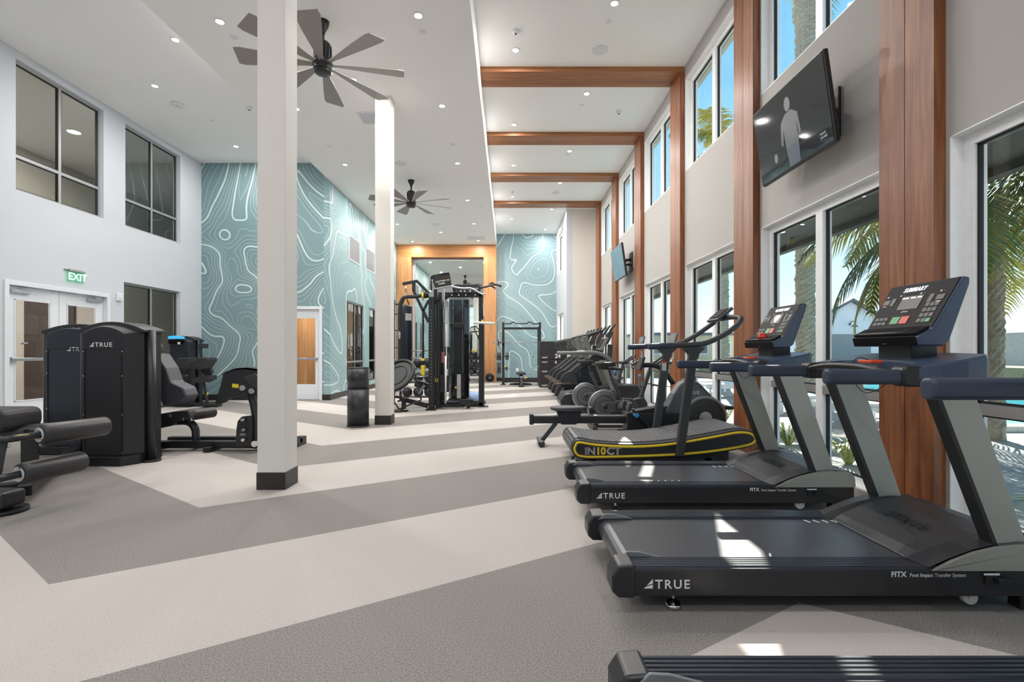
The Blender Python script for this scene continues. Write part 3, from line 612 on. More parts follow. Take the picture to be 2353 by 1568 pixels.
# ================================================================== TREADMILLS
def arc(cx,cz,r,a0,a1,n=6): return [(cx+r*math.cos(math.radians(a0+(a1-a0)*i/n)),cz+r*math.sin(math.radians(a0+(a1-a0)*i/n))) for i in range(n+1)]
def treadmill(x0,ync,label,msg,heart=False,clipc=True):
    t=thing('treadmill',label,'treadmill',(x0,ync,0),0,'motor treadmills in a row at the windows')
    # belt wrapped over the rear roller
    b=MB(); b.prism([(1.62,.2)]+arc(.115,.145,.055,90,270,8)+[(1.62,.09)],'xz',-.275,.275,smooth=False); b.build('running_belt',Mt['belt'],t)
    b=MB()
    for i in range(5):
        x=.60+i*.052; b.obox((x,-.235,.2012),(.009,.045,.0015),(1,-.45,0)); 
        x=.98+i*.052
        if i<4: b.obox((x+.3,.235,.2012),(.009,.042,.0015),(1,.3,0))
    b.build('belt_ticks',Mt['white'],t)
    MB().cyl((.115,-.29,.145),(.115,.29,.145),.045,n=20).build('rear_roller',Mt['steel'],t)
    MB().box(.2,1.95,-.33,.33,.085,.13).build('deck_underframe',Mt['blk'],t)
    for s in (-1,1):
        ya,yb=sorted((s*.275,s*.39))
        f=MB(); f.box(.10,2.045,*sorted((s*.345,s*.392)),.078,.2); sf=f.build('side_frame',Mt['blk2'],t,.006)
        g=MB(); g.prism([(ya,.192),(ya,.205),(yb,.205),(yb,.192)] if s>0 else [(ya,.192),(ya,.205),(yb,.205),(yb,.192)],'yz',.09,1.50)
        for k in range(5): yy=ya+.012+k*.0215; g.prism([(yy,.205),(yy+.003,.213),(yy+.013,.213),(yy+.016,.205)],'yz',.09,1.50)
        g.build('foot_rail',Mt['rail'],t)
        c=MB(); pts=[(.0,.10),(.0,.175),(.03,.222),(.105,.228),(.105,.072),(.03,.074)]
        ca,cb=sorted((s*.268,s*.402)); c.prism(pts,'xz',ca,cb); c.build('end_cap',Mt['blk2'],t,.012,3)
        c=MB(); c.prism([(.06,.2),(.10,.235),(.16,.232),(.26,.207),(.10,.206)],'xz',*sorted((s*.262,s*.275))); c.build('belt_guard',Mt['grey'],t,.002)
        h=MB(); prof=[(1.46,.198),(1.55,.245),(1.65,.283),(1.75,.306),(1.87,.317),(1.97,.315)]+arc(1.975,.245,.07,80,8,5)+[(2.048,.199),(1.46,.199)]
        h.prism(prof,'xz',*sorted((s*.386,s*.402))); h.build('side_fairing',Mt['gun'],t,.003)
        wv=MB(); low=[(1.45,.212),(1.55,.255),(1.65,.292),(1.75,.314),(1.87,.325),(2.0,.315),(2.05,.25)]
        r=[[Vector((x,s*.39,z)) for x,z in low],[Vector((x-.035,s*.30,z+.004)) for x,z in low],[Vector((x-.07,s*.262,z-.03)) for x,z in low]]
        for p,q in zip(r,r[1:]):
            for i in range(len(low)-1): wv._f([wv._v(p[i]),wv._v(p[i+1]),wv._v(q[i+1]),wv._v(q[i])],True)
        wv.build('hood_wing',Mt['hood'],t)
        u=MB(); p0=Vector((1.85,s*.352,.26)); p1=Vector((1.56,s*.352,1.06)); d=(p1-p0).normalized(); wx=Vector((1,0,0))
        for k,(m,nm,o1,o2,th) in enumerate(((Mt['gun'],'upright',-.075,.088,.062),)):
            q=MB(); a0,a1=.074,.090
            ring=lambda p,a:[p+wx*-a+Vector((0,-th/2,0)),p+wx*a+Vector((0,-th/2,0)),p+wx*a+Vector((0,th/2,0)),p+wx*-a+Vector((0,th/2,0))]
            q.loft([ring(p0,a0),ring(p1,a1)]); q.build(nm,m,t,.004)
            q=MB(); e=Vector((-.004,0,0))
            q.loft([[p0-wx*(a0+.006)+Vector((0,-th/2-.001,0)),p0-wx*(a0-.014)+Vector((0,-th/2-.001,0)),p0-wx*(a0-.014)+Vector((0,th/2+.001,0)),p0-wx*(a0+.006)+Vector((0,th/2+.001,0))],
                    [p1-wx*(a1+.006)+Vector((0,-th/2-.001,0)),p1-wx*(a1-.014)+Vector((0,-th/2-.001,0)),p1-wx*(a1-.014)+Vector((0,th/2+.001,0)),p1-wx*(a1+.006)+Vector((0,th/2+.001,0))]])
            q.build('upright_inner_trim',Mt['blk'],t)
        # handrail
        MB().prism([(s*.352+y,z) for y,z in rrect(-.030,.030,1.045,1.115,.022)],'yz',1.0,1.36).build('handrail',Mt['grip'],t,.012,3)
        MB().prism(rrect(1.33,1.46,1.035,1.13,.03),'xz',*sorted((s*.31,s*.392))).build('handrail_joint',Mt['blk'],t,.012,3)
        MB().cyl((.30,s*.33,0),(.30,s*.33,.022),.04,.032,n=20).cyl((.30,s*.33,.02),(.30,s*.33,.09),.010,n=10).build('levelling_foot',Mt['chrome'],t)
        MB().cyl((1.66,s*.34,.062),(1.66,s*.372,.062),.032,n=20).cyl((1.66,s*.372,.062),(1.66,s*.376,.062),.014,n=12).build('transport_wheel',Mt['offw'],t)
        MB().box(1.9,1.96,*sorted((s*.30,s*.36)),0,.09).build('front_foot',Mt['blk'],t,.004)
    # centre hood
    hp=[(1.44,.205),(1.50,.235),(1.62,.282),(1.76,.318),(1.90,.330),(2.0,.318),(2.05,.26),(2.05,.08),(1.60,.08)]
    MB().prism(hp,'xz',-.29,.29).build('motor_hood',Mt['hood'],t,.006)
    u=Vector((0,-1,0)); v=Vector((.14,0,.045)).normalized()
    truelogo(t,(1.632,.14,.291),u,v,.055,Mt['blk'])
    # side decals
    for s in (-1,):
        truelogo(t,(.145,-.391,.115),(1,0,0),(0,0,1),.042,Mt['white'])
        lettering('side_lettering','FITX',t,(1.275,-.3915,.168),(1,0,0),(0,0,1),.024,Mt['white'],bold=.035)
        lettering('side_lettering','Foot Impact Transfer System',t,(1.36,-.3915,.168),(1,0,0),(0,0,1),.0165,Mt['white'],bold=.01,sx=.93)
    b=MB().box(1.70,1.75,-.402,-.385,.135,.175).box(1.74,1.80,-.42,-.395,.145,.168); b.tube([(1.79,-.41,.157),(1.86,-.43,.145),(1.94,-.44,.09),(1.99,-.46,.015),(2.12,-.47,.008)],.005,8,smooth=6); b.build('power_cord',Mt['blk'],t,.002)
    MB().box(1.69,1.76,-.404,-.401,.18,.188).build('cord_label',Mt['white'],t)
    # dash
    outer=[(1.40,-.392)]+[(1.50,-.40),(1.62,-.402),(1.71,-.395),(1.752,-.36),(1.775,-.2),(1.785,0),(1.775,.2),(1.752,.36),(1.71,.395),(1.62,.402),(1.50,.40),(1.40,.392)]
    inner=[(1.42,.33),(1.50,.26),(1.54,.12),(1.55,0),(1.54,-.12),(1.50,-.26),(1.42,-.33)]
    poly=outer+inner
    rings=[[Vector((x,y,1.075+.0*x)) for x,y in poly],[Vector((x,y,1.12+(x-1.40)*.16)) for x,y in poly],[Vector(((x-1.6)*.97+1.6,y*.975,1.128+(x-1.40)*.165)) for x,y in poly]]
    d=MB(); d.loft(rings,cap=False)
    for r,fl in ((rings[0],True),(rings[-1],False)):      # strips between outer and inner edge
        O=r[:len(outer)]; I=r[len(outer):][::-1]; m=len(I)-1; n=len(O)-1
        for i in range(n):
            a=O[i];c=O[i+1]; j=min(m,round(i*m/n)); k=min(m,round((i+1)*m/n))
            f=[a,c,I[k],I[j]] if j!=k else [a,c,I[j]]; d._f([d._v(x) for x in f])
    d.build('dash',Mt['console'],t,.004)
    hb=[(1.36,-.34,1.09),(1.33,-.24,1.105),(1.325,-.1,1.12),(1.325,.1,1.12),(1.33,.24,1.105),(1.36,.34,1.09)]
    MB().tube(hb,.016,12,smooth=5).build('cross_grip',Mt['blk'],t)
    for s in (-1,1): MB().tube([(1.338,s*.23,1.1065),(1.328,s*.12,1.118)],.0175,12).build('pulse_sensor',Mt['steel'],t)
    MB().prism([(1.44,-.05),(1.50,-.055),(1.53,0),(1.50,.055),(1.44,.05)],'xy',1.135,1.152).build('safety_clip',Mt['org'],t,.005)
    MB().tube([(1.47,0,1.15),(1.40,-.02,1.165),(1.35,-.03,1.13),(1.34,-.05,1.06),(1.36,-.10,.99),(1.38,-.16,1.0),(1.42,-.22,1.06)],.0022,6,smooth=6).build('safety_cord',Mt['gasket'],t)
    MB().prism(rrect(1.60,1.74,1.13,1.24,.01),'xz',-.11,.11).build('console_neck',Mt['blk'],t,.006)
    # console
    cp=[(1.545,1.225),(1.535,1.272),(1.615,1.312),(1.765,1.572),(1.802,1.565),(1.80,1.53),(1.70,1.25),(1.665,1.225)]
    MB().prism(cp,'xz',-.222,.222).build('console_body',Mt['console'],t,.01,3)
    o=Vector((1.615,0,1.312)); v=Vector((.15,0,.26)).normalized(); u=Vector((0,-1,0)); n=u.cross(v)
    def pan(nm,cu,cv,w,h,m,th=.002,lift=.001,sub=None):
        c=o+u*cu+v*cv+n*(lift); return MB().obox(c,(w,h,th),u,n).build(nm,m,t if sub is None else sub)
    pan('console_face',0,.15,.428,.285,Mt['face'],.004,.001)
    pan('tray_face',0,-.04,.428,.005,Mt['face'])
    MB().prism([(1.540,1.278),(1.61,1.314),(1.605,1.325),(1.535,1.290)],'xz',-.212,.212).build('tablet_tray',Mt['face'],t,.002)
    MB().tube([(1.548,.18,1.292),(1.548,-.10,1.292),(1.585,-.14,1.31)],.008,8).build('tray_lip',Mt['blk'],t)
    if msg: lettering('display_text',msg,t,o+u*-.10+v*.243+n*.0045,u,v,.026,Mt['disp'],space=1.2,bold=.01,sx=.74 if len(msg)<9 else .6,shear=.25)
    b=MB()
    for i in range(4):
        for j in range(3): b.obox(o+u*(.112+.028*j)+v*(.05+.032*i)+n*.004,(.023,.023,.002),u,n)
    b.build('number_keypad',Mt['btn'],t)
    b=MB()
    for i in range(2):
        for j in range(3): b.obox(o+u*(-.178+.031*j)+v*(.045+.028*i)+n*.004,(.026,.018,.002),u,n)
    b.build('workout_keypad',Mt['btn'],t)
    for x in (-.135,.108): pan('adjust_button',x,.185,.027,.05,Mt['btn'],.002,.004)
    for x in (-.19,-.10,.03,.15): pan('status_icon',x,.222,.010,.008,Mt['white'],.001,.0045); pan('status_caption',x+.022,.222,.022,.003,Mt['btn'],.001,.0045)
    for x in (-.18,.165): pan('side_readout',x,.185,.045,.03,Mt['dim'],.001,.0045); pan('readout_caption',x,.160,.03,.004,Mt['white'],.001,.0045)
    MB().prism([(1.5445,1.227),(1.5335,1.274),(1.5315,1.272),(1.5425,1.226)],'xz',-.216,.216).build('lip_face',Mt['face'],t)
    pan('display_window',-.01,.17,.135,.085,Mt['dim'],.002,.004)
    if heart:
        MB().obox((1.565,-.02,1.315),(.05,.06,.05),(.3,.4,.6)).build('hanging_red_clip',Mt['red'],t,.012)
        b=MB()
        for (x,y,r) in ((-.025,.185,.022),(.005,.187,.022),(-.01,.165,.024),(-.01,.15,.012)): b.lathe([(0,r),(.001,r)],o+u*x+v*y+n*.0052,n,16)
        b.build('display_heart',Mt['disp'],t)
    else:
        b=MB()
        for x,w in ((-.055,.04),(-.005,.03),(.035,.025)): b.obox(o+u*x+v*.20+n*.0055,(w,.007,.001),u,n)
        b.build('display_line',Mt['disp'],t)
    truelogo(t,o+u*-.035+v*.108+n*.004,u,v,.009,Mt['white'])
    pan('start_button',-.045,.06,.052,.045,Mt['grn'],.003,.004); pan('stop_button',.015,.06,.052,.045,Mt['red'],.003,.004)
    pan('enter_button',.168,.05,.026,.022,Mt['grn'],.003,.0045)
    MB().prism([(1.545,1.235),(1.55,1.262),(1.542,1.262),(1.538,1.235)],'xz',-.03,.0).build('audio_port',Mt['gasket'],t)
    return t
treadmill(.475,2.60,'black motor treadmill filling the right foreground, console reading SUMMARY','SUMMARY')
treadmill(.505,3.95,'black motor treadmill behind the foreground one, beside the curved runner, red clip on its console','OR PRESS START',True)
treadmill(.325,1.18,'nearest treadmill, cut off by the bottom and right picture edges','')
t3=bpy.data.objects
# red key hanging on the second console
# ------------------------------------------------------------------ curved manual treadmill
t=thing('curved_treadmill','black curved manual treadmill with yellow outline and slatted belt','treadmill',(.64,5.0,0))
top=[(.09,.285),(.25,.262),(.5,.243),(.75,.243),(1.0,.262),(1.25,.30),(1.5,.345),(1.72,.385)]
bot=[(1.82,.20),(1.5,.145),(1.2,.115),(.9,.098),(.6,.088),(.3,.082),(.15,.084)]
rim=catmull([Vector((x,0,z)) for x,z in top]+[Vector((1.86,0,.375)),Vector((1.93,0,.315)),Vector((1.915,0,.245))]+[Vector((x,0,z)) for x,z in bot]+[Vector((.06,0,.11)),Vector((.02,0,.18)),Vector((.04,0,.25))],3,True)
rimp=[(p.x,p.z) for p in rim]
for ya,yb in ((-.02,.07),(.75,.84)): MB().prism(rimp,'xz',ya,yb).build('side_cover',Mt['panel'],t,.012,3)
cc=Vector((.97,0,.2))
def inset(p,k): 
    return p
cx=sum(p[0] for p in rimp)/len(rimp)
st=[]
for i,p in enumerate(rim):
    a=rim[i-1];b_=rim[(i+1)%len(rim)]; tn=(b_-a).normalized(); nn=Vector((tn.z,0,-tn.x)); 
    c=Vector((p.x,0,p.z)); mid=Vector((min(max(c.x,.2),1.75),0,.17+ .12*min(1,max(0,(c.x-.9)/.9))))
    if nn.dot(mid-c)<0: nn=-nn
    st.append(c+nn*.027)
MB().tube([(p.x,-.022,p.z) for p in st],.013,8,True,mi=0,up=(0,1,0),sq=1).build('yellow_outline',Mt['gold'],t)
lettering('logo_lettering','IN',t,(.15,-.0225,.135),(1,0,0),(0,0,1),.072,Mt['steel'],bold=.05,sx=1.05)
lettering('logo_number','10',t,(.265,-.0225,.135),(1,0,0),(0,0,1),.072,Mt['gold'],bold=.05,sx=1.0)
lettering('logo_lettering','CT',t,(.375,-.0225,.135),(1,0,0),(0,0,1),.072,Mt['steel'],bold=.05,sx=1.1)
# slats of the belt
sl=MB(); path=catmull([Vector((x,0,z-.0)) for x,z in [(.02,.15),(.03,.22)]+top+[(1.86,.372),(1.93,.31)]],8)
Ln=0; pos=[]
for a,b_ in zip(path,path[1:]): pos.append((a,b_,Ln)); Ln+=(b_-a).length
ns=46
for k in range(ns):
    s=(k+.5)*Ln/ns
    for a,b_,l in pos:
        if l<=s<l+(b_-a).length+1e-6:
            p=a+(b_-a)*((s-l)/max(1e-6,(b_-a).length)); tn=(b_-a).normalized()
            break
    sl.obox((p.x,.41,p.z+.004),(Ln/ns*.86,.68,.012),tn,(0,0,1))
sl.build('belt_slats',Mt['slat'] if 'slat' in Mt else pm('grey_rubber_slat',(104,104,106),.45,bump=.6,bscale=120),t)
MB().prism([(x,z-.012) for x,z in [(.05,.25)]+top+[(1.86,.36)]]+[],'xz',.07,.75).build('belt_bed',Mt['blk'],t) if False else MB().prism([(.06,.24),(.25,.25),(.5,.231),(.75,.231),(1.0,.25),(1.25,.288),(1.5,.333),(1.72,.373),(1.86,.36),(1.88,.26),(1.5,.17),(.9,.11),(.3,.10),(.06,.13)],'xz',.07,.75).build('belt_bed',Mt['blk'],t)
MB().box(.14,1.62,.02,.08,.035,.095).box(.14,1.62,.74,.80,.035,.095).box(.2,.28,.02,.8,.03,.08).box(1.4,1.48,.02,.8,.03,.12).prism([(1.1,.04),(1.66,.04),(1.66,.2),(1.1,.13)],'xz',.03,.79).build('base_frame',Mt['blk'],t,.006)
for x in (.2,1.6):
    for y in (.06,.76): MB().cyl((x,y,0),(x,y,.05),.03,n=14).build('foot',Mt['blk'],t)
MB().tube([(.10,.10,.12),(.04,.10,.07),(.10,.12,.03),(.3,.12,.03)],.012,8,smooth=4).build('rear_handle',Mt['blk'],t)
for y in (-.03,.80):
    p0=Vector((1.12,y,.12));p1=Vector((1.265,y,1.20))
    MB().loft([[p+Vector((a,b_,0)) for a,b_ in ((-.045,-.03),(.045,-.03),(.045,.03),(-.045,.03))] for p in (p0,p1)]).build('upright',Mt['dgrey'],t,.012,3)
    MB().loft([[Vector((1.265+a,y+b_,z)) for a,b_ in ((-w,-.032),(w,-.032),(w,.032),(-w,.032))] for z,w in ((1.12,.045),(1.17,.055),(1.225,.11),(1.24,.12))]).build('upright_bracket',Mt['dgrey'],t,.006)
y0,y1=-.03,.80
hp=[(.83,y0,1.245),(1.05,y0,1.255),(1.28,y0,1.265),(1.42,y0,1.29),(1.6,y0,1.38),(1.74,y0+.02,1.48),(1.80,y0+.10,1.545),(1.78,y0+.22,1.565),(1.74,y0+.34,1.56),(1.74,y1-.34,1.56),(1.78,y1-.22,1.565),(1.80,y1-.10,1.545),(1.74,y1-.02,1.48),(1.6,y1,1.38),(1.42,y1,1.29),(1.28,y1,1.265),(1.05,y1,1.255),(.83,y1,1.245)]
MB().tube(hp,.028,14,smooth=4).build('handrail',Mt['dgrey'],t)
for y in (y0,y1): MB().rcyl((.80,y,1.2445),(1.06,y,1.256),.031,.01).build('handrail_grip',Mt['grip'],t)
MB().obox((1.72,.385,1.60),(.22,.28,.035),(.75,0,.62),(-.62,0,.75)).cyl((1.72,.30,1.565),(1.72,.47,1.565),.035,n=16).build('console',Mt['dgrey'],t,.01,3)
MB().obox((1.705,.385,1.619),(.15,.22,.003),(.75,0,.62),(-.62,0,.75)).build('console_screen',Mt['face'],t)
MB().obox((1.225,.769,1.02),(.05,.002,.11),(1,0,0)).build('warning_label',Mt['offw'],t)
MB().obox((1.225,.7685,1.065),(.05,.002,.02),(1,0,0)).build('warning_band',Mt['org'],t)
# ------------------------------------------------------------------ rower
t=thing('rowing_machine','dark rowing machine with sliding seat behind the curved treadmill','rowing machine',(0,6.2,0))
MB().prism([(-.05,.31),(-.04,.36),(.05,.38),(.05,.31)],'yz',.28,1.62) if False else None
MB().box(.30,1.75,-.045,.045,.275,.365).build('monorail',Mt['blk2'],t,.008); MB().box(.29,1.72,-.035,.035,.365,.378).build('rail_strip',Mt['steel'],t,.002)
MB().box(.275,.33,-.06,.06,.26,.395).build('rail_end_cap',Mt['blk2'],t,.012)
MB().bar((.62,0,.28),(.42,0,.03),.05,.05,(0,1,0)).build('rear_leg',Mt['dgrey'],t,.006); MB().prism(rrect(.38,.46,.02,.07,.015),'xz',-.2,.2).build('rear_foot_bar',Mt['blk2'],t,.006)
for s in (-1,1): MB().cyl((.42,s*.17,0),(.42,s*.17,.03),.022,n=12).build('foot_pad',Mt['blk'],t)
se=MB(); se.loft([[Vector((.78+x*.24*k,y*.15*k,z)) for x,y in [(math.cos(a*PI/8),math.sin(a*PI/8)*(1-.15*math.cos(a*PI/8))) for a in range(16)]] for z,k in ((.435,.80),(.45,.97),(.475,1.0),(.49,.9))],True); se.build('seat_pad',Mt['pad'],t)
MB().prism([(.62,.43),(.94,.43),(.90,.30),(.87,.262),(.68,.262),(.66,.31)],'xz',-.055,.055).build('seat_carriage',Mt['blk2'],t,.01)
MB().obox((1.07,0,.43),(.08,.16,.06),(1,0,.2)).cyl((1.06,-.09,.46),(1.06,.09,.46),.03,n=12).build('seat_handle',Mt['blk2'],t,.01)
MB().box(1.5,2.5,-.12,.12,.16,.42).prism([(1.55,.42),(2.0,.42),(2.12,.5),(1.95,.5),(1.6,.44)],'xz',-.09,.09).build('base_housing',Mt['panel'],t,.02,3)
MB().box(1.40,2.3,-.05,.05,.06,.2).build('front_beam',Mt['blk2'],t,.01)
for s in (-1,1):
    MB().obox((1.66,s*.15,.36),(.30,.11,.025),(.66,0,-.72),(.72,0,.66)).build('foot_plate',Mt['blk2'],t,.008)
    MB().obox((1.60,s*.15,.40),(.05,.125,.05),(.66,0,-.72),(.72,0,.66)).build('foot_strap',Mt['blue'] ,t,.006)
    MB().obox((1.52,s*.15,.50),(.10,.10,.05),(.3,0,.95),(.95,0,-.3)).build('heel_cup',Mt['dgrey'],t,.01)
hs=[(1.98,.44),(2.10,.66),(2.20,.80),(2.30,.86),(2.42,.80),(2.60,.62),(2.74,.52),(2.78,.40),(2.70,.22),(2.5,.12),(2.2,.12),(2.05,.25)]
MB().prism(hs,'xz',-.10,.10).build('flywheel_housing',pm('grey_housing',(84,90,94),.3,.3),t,.03,3)
MB().lathe([(0,.28),(.03,.27),(.04,.25)],(2.48,-.10,.36),(0,-1,0),36).build('fan_rim',Mt['grey'],t)
MB().lathe([(0,.245),(.004,.24)],(2.48,-.139,.36),(0,-1,0),36).build('fan_cage',Mt['blk'],t)
g=MB()
for i in range(44):
    a=2*PI*i/44
    g.tube([(2.48+math.cos(a+k*.12)*r,-.146,.36+math.sin(a+k*.12)*r) for k,r in ((0,.10),(1,.15),(2,.19),(3,.235))],.0022,4)
g.build('fan_grille',Mt['grey'],t)
MB().lathe([(0,.085),(.008,.075)],(2.48,-.143,.36),(0,-1,0),24).build('fan_hub',Mt['paleg'],t)
truelogo(t,(2.19,-.101,.655),(1,0,0),(0,0,1),.045,Mt['white'])
MB().tube([(2.12,0,.78),(2.02,0,.92),(1.92,0,1.0),(1.8,0,1.02),(1.70,0,1.01)],.032,12,smooth=4).build('console_arm',Mt['navy'],t)
MB().obox((1.70,0,1.04),(.18,.2,.03),(.3,0,.95),(-.95,0,.3)).build('console',Mt['blk2'],t,.01)
MB().prism(rrect(2.66,2.86,.455,.50,.02),'xz',-.09,.09).build('front_grip',Mt['blk2'],t,.01)
MB().tube([(1.92,-.24,.74),(1.90,-.1,.76),(1.90,.1,.76),(1.92,.24,.74)],.014,10,smooth=4).build('pull_handle',Mt['blk'],t); MB().tube([(1.90,0,.76),(2.1,0,.74)],.005,6).build('pull_cord',Mt['blk'],t)
# ================================================================== BIKES, ELLIPTICALS
def bike(x0,y0,label,pads=True):
    t=thing('spin_bike',label,'exercise bike',(x0,y0,0),0,'spin bikes in front of the windows')
    fr=Mt['dgrey']; m=pm('flywheel_cover',(92,94,96),.36,.3)
    MB().lathe([(-.03,.10),(-.025,.235),(0,.243),(.025,.235),(.03,.10)],(0,0,.35),(0,1,0),44).build('flywheel',m,t)
    MB().torus((0,0,.35),(0,1,0),.24,.012,48,8).build('flywheel_rim',Mt['steel'],t)
    MB().torus((0,-.03,.35),(0,1,0),.165,.006,40,6).build('flywheel_groove',Mt['blk'],t)
    a=MB(); a.prism([(-.06,.33),(-.05,.385),(0,.415),(.12,.42),(.30,.475),(.42,.47),(.50,.40),(.50,.27),(.42,.19),(.30,.185),(.12,.26),(0,.285),(-.045,.30)],'xz',-.065,-.035); a.prism([(-.06,.33),(-.05,.385),(0,.415),(.12,.42),(.30,.475),(.42,.47),(.50,.40),(.50,.27),(.42,.19),(.30,.185),(.12,.26),(0,.285),(-.045,.30)],'xz',.035,.065)
    a.build('belt_guard',m,t,.01,3)
    MB().lathe([(0,.04),(.02,.038),(.03,.02)],(0,-.065,.35),(0,-1,0),20).build('hub_cap',Mt['blk2'],t)
    MB().lathe([(0,.142),(.02,.138),(.024,.12)],(.31,-.066,.337),(0,-1,0),36).build('crank_cover',Mt['blk'],t)
    f=MB()
    for i in range(24):
        q=2*PI*i/24
        f.tube([(.31+math.cos(q+k*.16)*r,-.091,.337+math.sin(q+k*.16)*r) for k,r in ((0,.035),(1,.06),(2,.09),(3,.122))],[.003,.0075],5)
    f.build('turbine_fins',Mt['paleg'],t)
    MB().bar((.33,-.11,.345),(.17,-.11,.29),.022,.03,(0,1,0)).bar((.29,.11,.33),(.45,.11,.385),.022,.03,(0,1,0)).cyl((.31,-.12,.337),(.31,.12,.337),.02,n=14).build('crank_arm',Mt['blk'],t,.004)
    for (px,py,pz) in ((.165,-.17,.285),(.455,.17,.39)): MB().box(px-.045,px+.045,py-.04,py+.04,pz-.015,pz+.015).cyl((px,py-.05,pz),(px,py+.05,pz),.012,n=10).build('pedal',Mt['blk2'],t,.004)
    MB().prism([(.36,.20),(.44,.46),(.60,.50),(.66,.40),(.64,.24),(.52,.14)],'xz',-.05,.05).build('front_body',fr,t,.02,3)
    MB().bar((.26,0,.42),(.10,0,.80),.05,.09,(0,1,0)).build('seat_tube',fr,t,.012,3)
    MB().bar((.11,0,.78),(.065,0,.925),.035,.06,(0,1,0)).build('seat_post',Mt['navy'] if pads else Mt['steel'],t,.008)
    lettering('post_lettering','SCHWINN',t,(.118,-.0255,.735),(.39,0,-.92),(.92,0,.39),.032,Mt['white'],bold=.03)
    MB().bar((-.09,0,.935),(.27,0,.915),.03,.035).build('seat_slider',Mt['blk2'],t,.006)
    s=MB(); s.loft([[Vector((x,-w,z)),Vector((x,-w*.7,z+.03)),Vector((x,w*.7,z+.03)),Vector((x,w,z)),Vector((x,w*.3,z-.03-dz)),Vector((x,-w*.3,z-.03-dz))] for x,w,z,dz in ((-.14,.06,1.0,0),(-.11,.11,1.005,.01),(-.04,.12,1.0,.035),(.05,.07,.998,.02),(.14,.03,1.0,0),(.17,.02,.995,0))],True); s.build('saddle',Mt['vinylpad'],t)
    MB().cyl((.0,0,.94),(.0,0,.975),.02,n=12).build('saddle_clamp',Mt['steel'],t)
    MB().bar((.55,0,.45),(.70,0,.90),.05,.085,(0,1,0)).build('handlebar_tube',fr,t,.012,3); MB().bar((.69,0,.87),(.715,0,.965),.04,.055,(0,1,0)).build('handlebar_post',fr,t,.008)
    lettering('post_lettering','CONNECTED',t,(.575,-.0255,.48),(.316,0,.949),(-.949,0,.316),.030,Mt['white'],bold=.03)
    MB().obox((.735,0,.97),(.14,.06,.03)).tube([(.60,-.16,.965),(.68,-.17,.985),(.76,-.14,.985),(.80,0,.985),(.76,.14,.985),(.68,.17,.985),(.60,.16,.965)],.016,10,smooth=4).build('handlebar',Mt['blk2'],t)
    for q in (-1,1): MB().tube([(.74,q*.10,.985),(.86,q*.10,1.06),(.93,q*.085,1.12)],.017,10,smooth=4).build('aero_grip',Mt['blk2'],t)
    MB().tube([(.78,0,.975),(.92,0,.96),(1.02,0,1.02),(1.06,0,1.12),(1.05,0,1.20)],.014,8,smooth=5).build('tablet_arm',Mt['steel'],t)
    MB().obox((1.05,0,1.36),(.02,.30,.24),(.95,0,-.3),(.3,0,.95)).build('tablet_screen',Mt['console'],t,.006)
    MB().obox((1.038,0,1.362),(.003,.27,.20),(.95,0,-.3),(.3,0,.95)).build('tablet_glass',pm('tablet_glass',(112,118,120),.15),t)
    MB().obox((.95,0,.98),(.17,.10,.035),(.83,0,.55),(-.55,0,.83)).build('weight_holder',Mt['blk2'],t,.008)
    MB().tube([(.60,-.02,.60),(.54,-.02,.64),(.53,-.02,.74),(.545,-.02,.80)],.012,8,smooth=4).lathe([(0,.04),(.02,.04)],(.575,-.03,.70),(0,-1,0),20).build('resistance_lever',Mt['grey'],t)
    MB().cyl((.545,-.02,.79),(.545,-.02,.84),.024,n=14).build('resistance_knob',Mt['blue'],t)
    MB().cyl((.63,-.05,.70),(.72,-.05,.695),.008,n=8).build('pop_pin',Mt['blk'],t)
    MB().box(-.22,-.15,-.25,.25,.012,.07).box(.68,.75,-.25,.25,.012,.07).bar((-.18,0,.05),(.10,0,.22),.06,.05).bar((.71,0,.05),(.60,0,.22),.06,.05).bar((-.18,0,.04),(.71,0,.04),.07,.04).build('base_frame',Mt['blk2'],t,.01)
    for x in (-.185,.715):
        for q in (-1,1): MB().cyl((x,q*.22,0),(x,q*.22,.02),.025,n=12).build('foot',Mt['blk'],t)
    return t
bike(1.485,7.45,'nearer dark spin bike with large flywheel behind the rower')
bike(1.47,9.15,'farther pale grey spin bike behind the nearer flywheel bike')
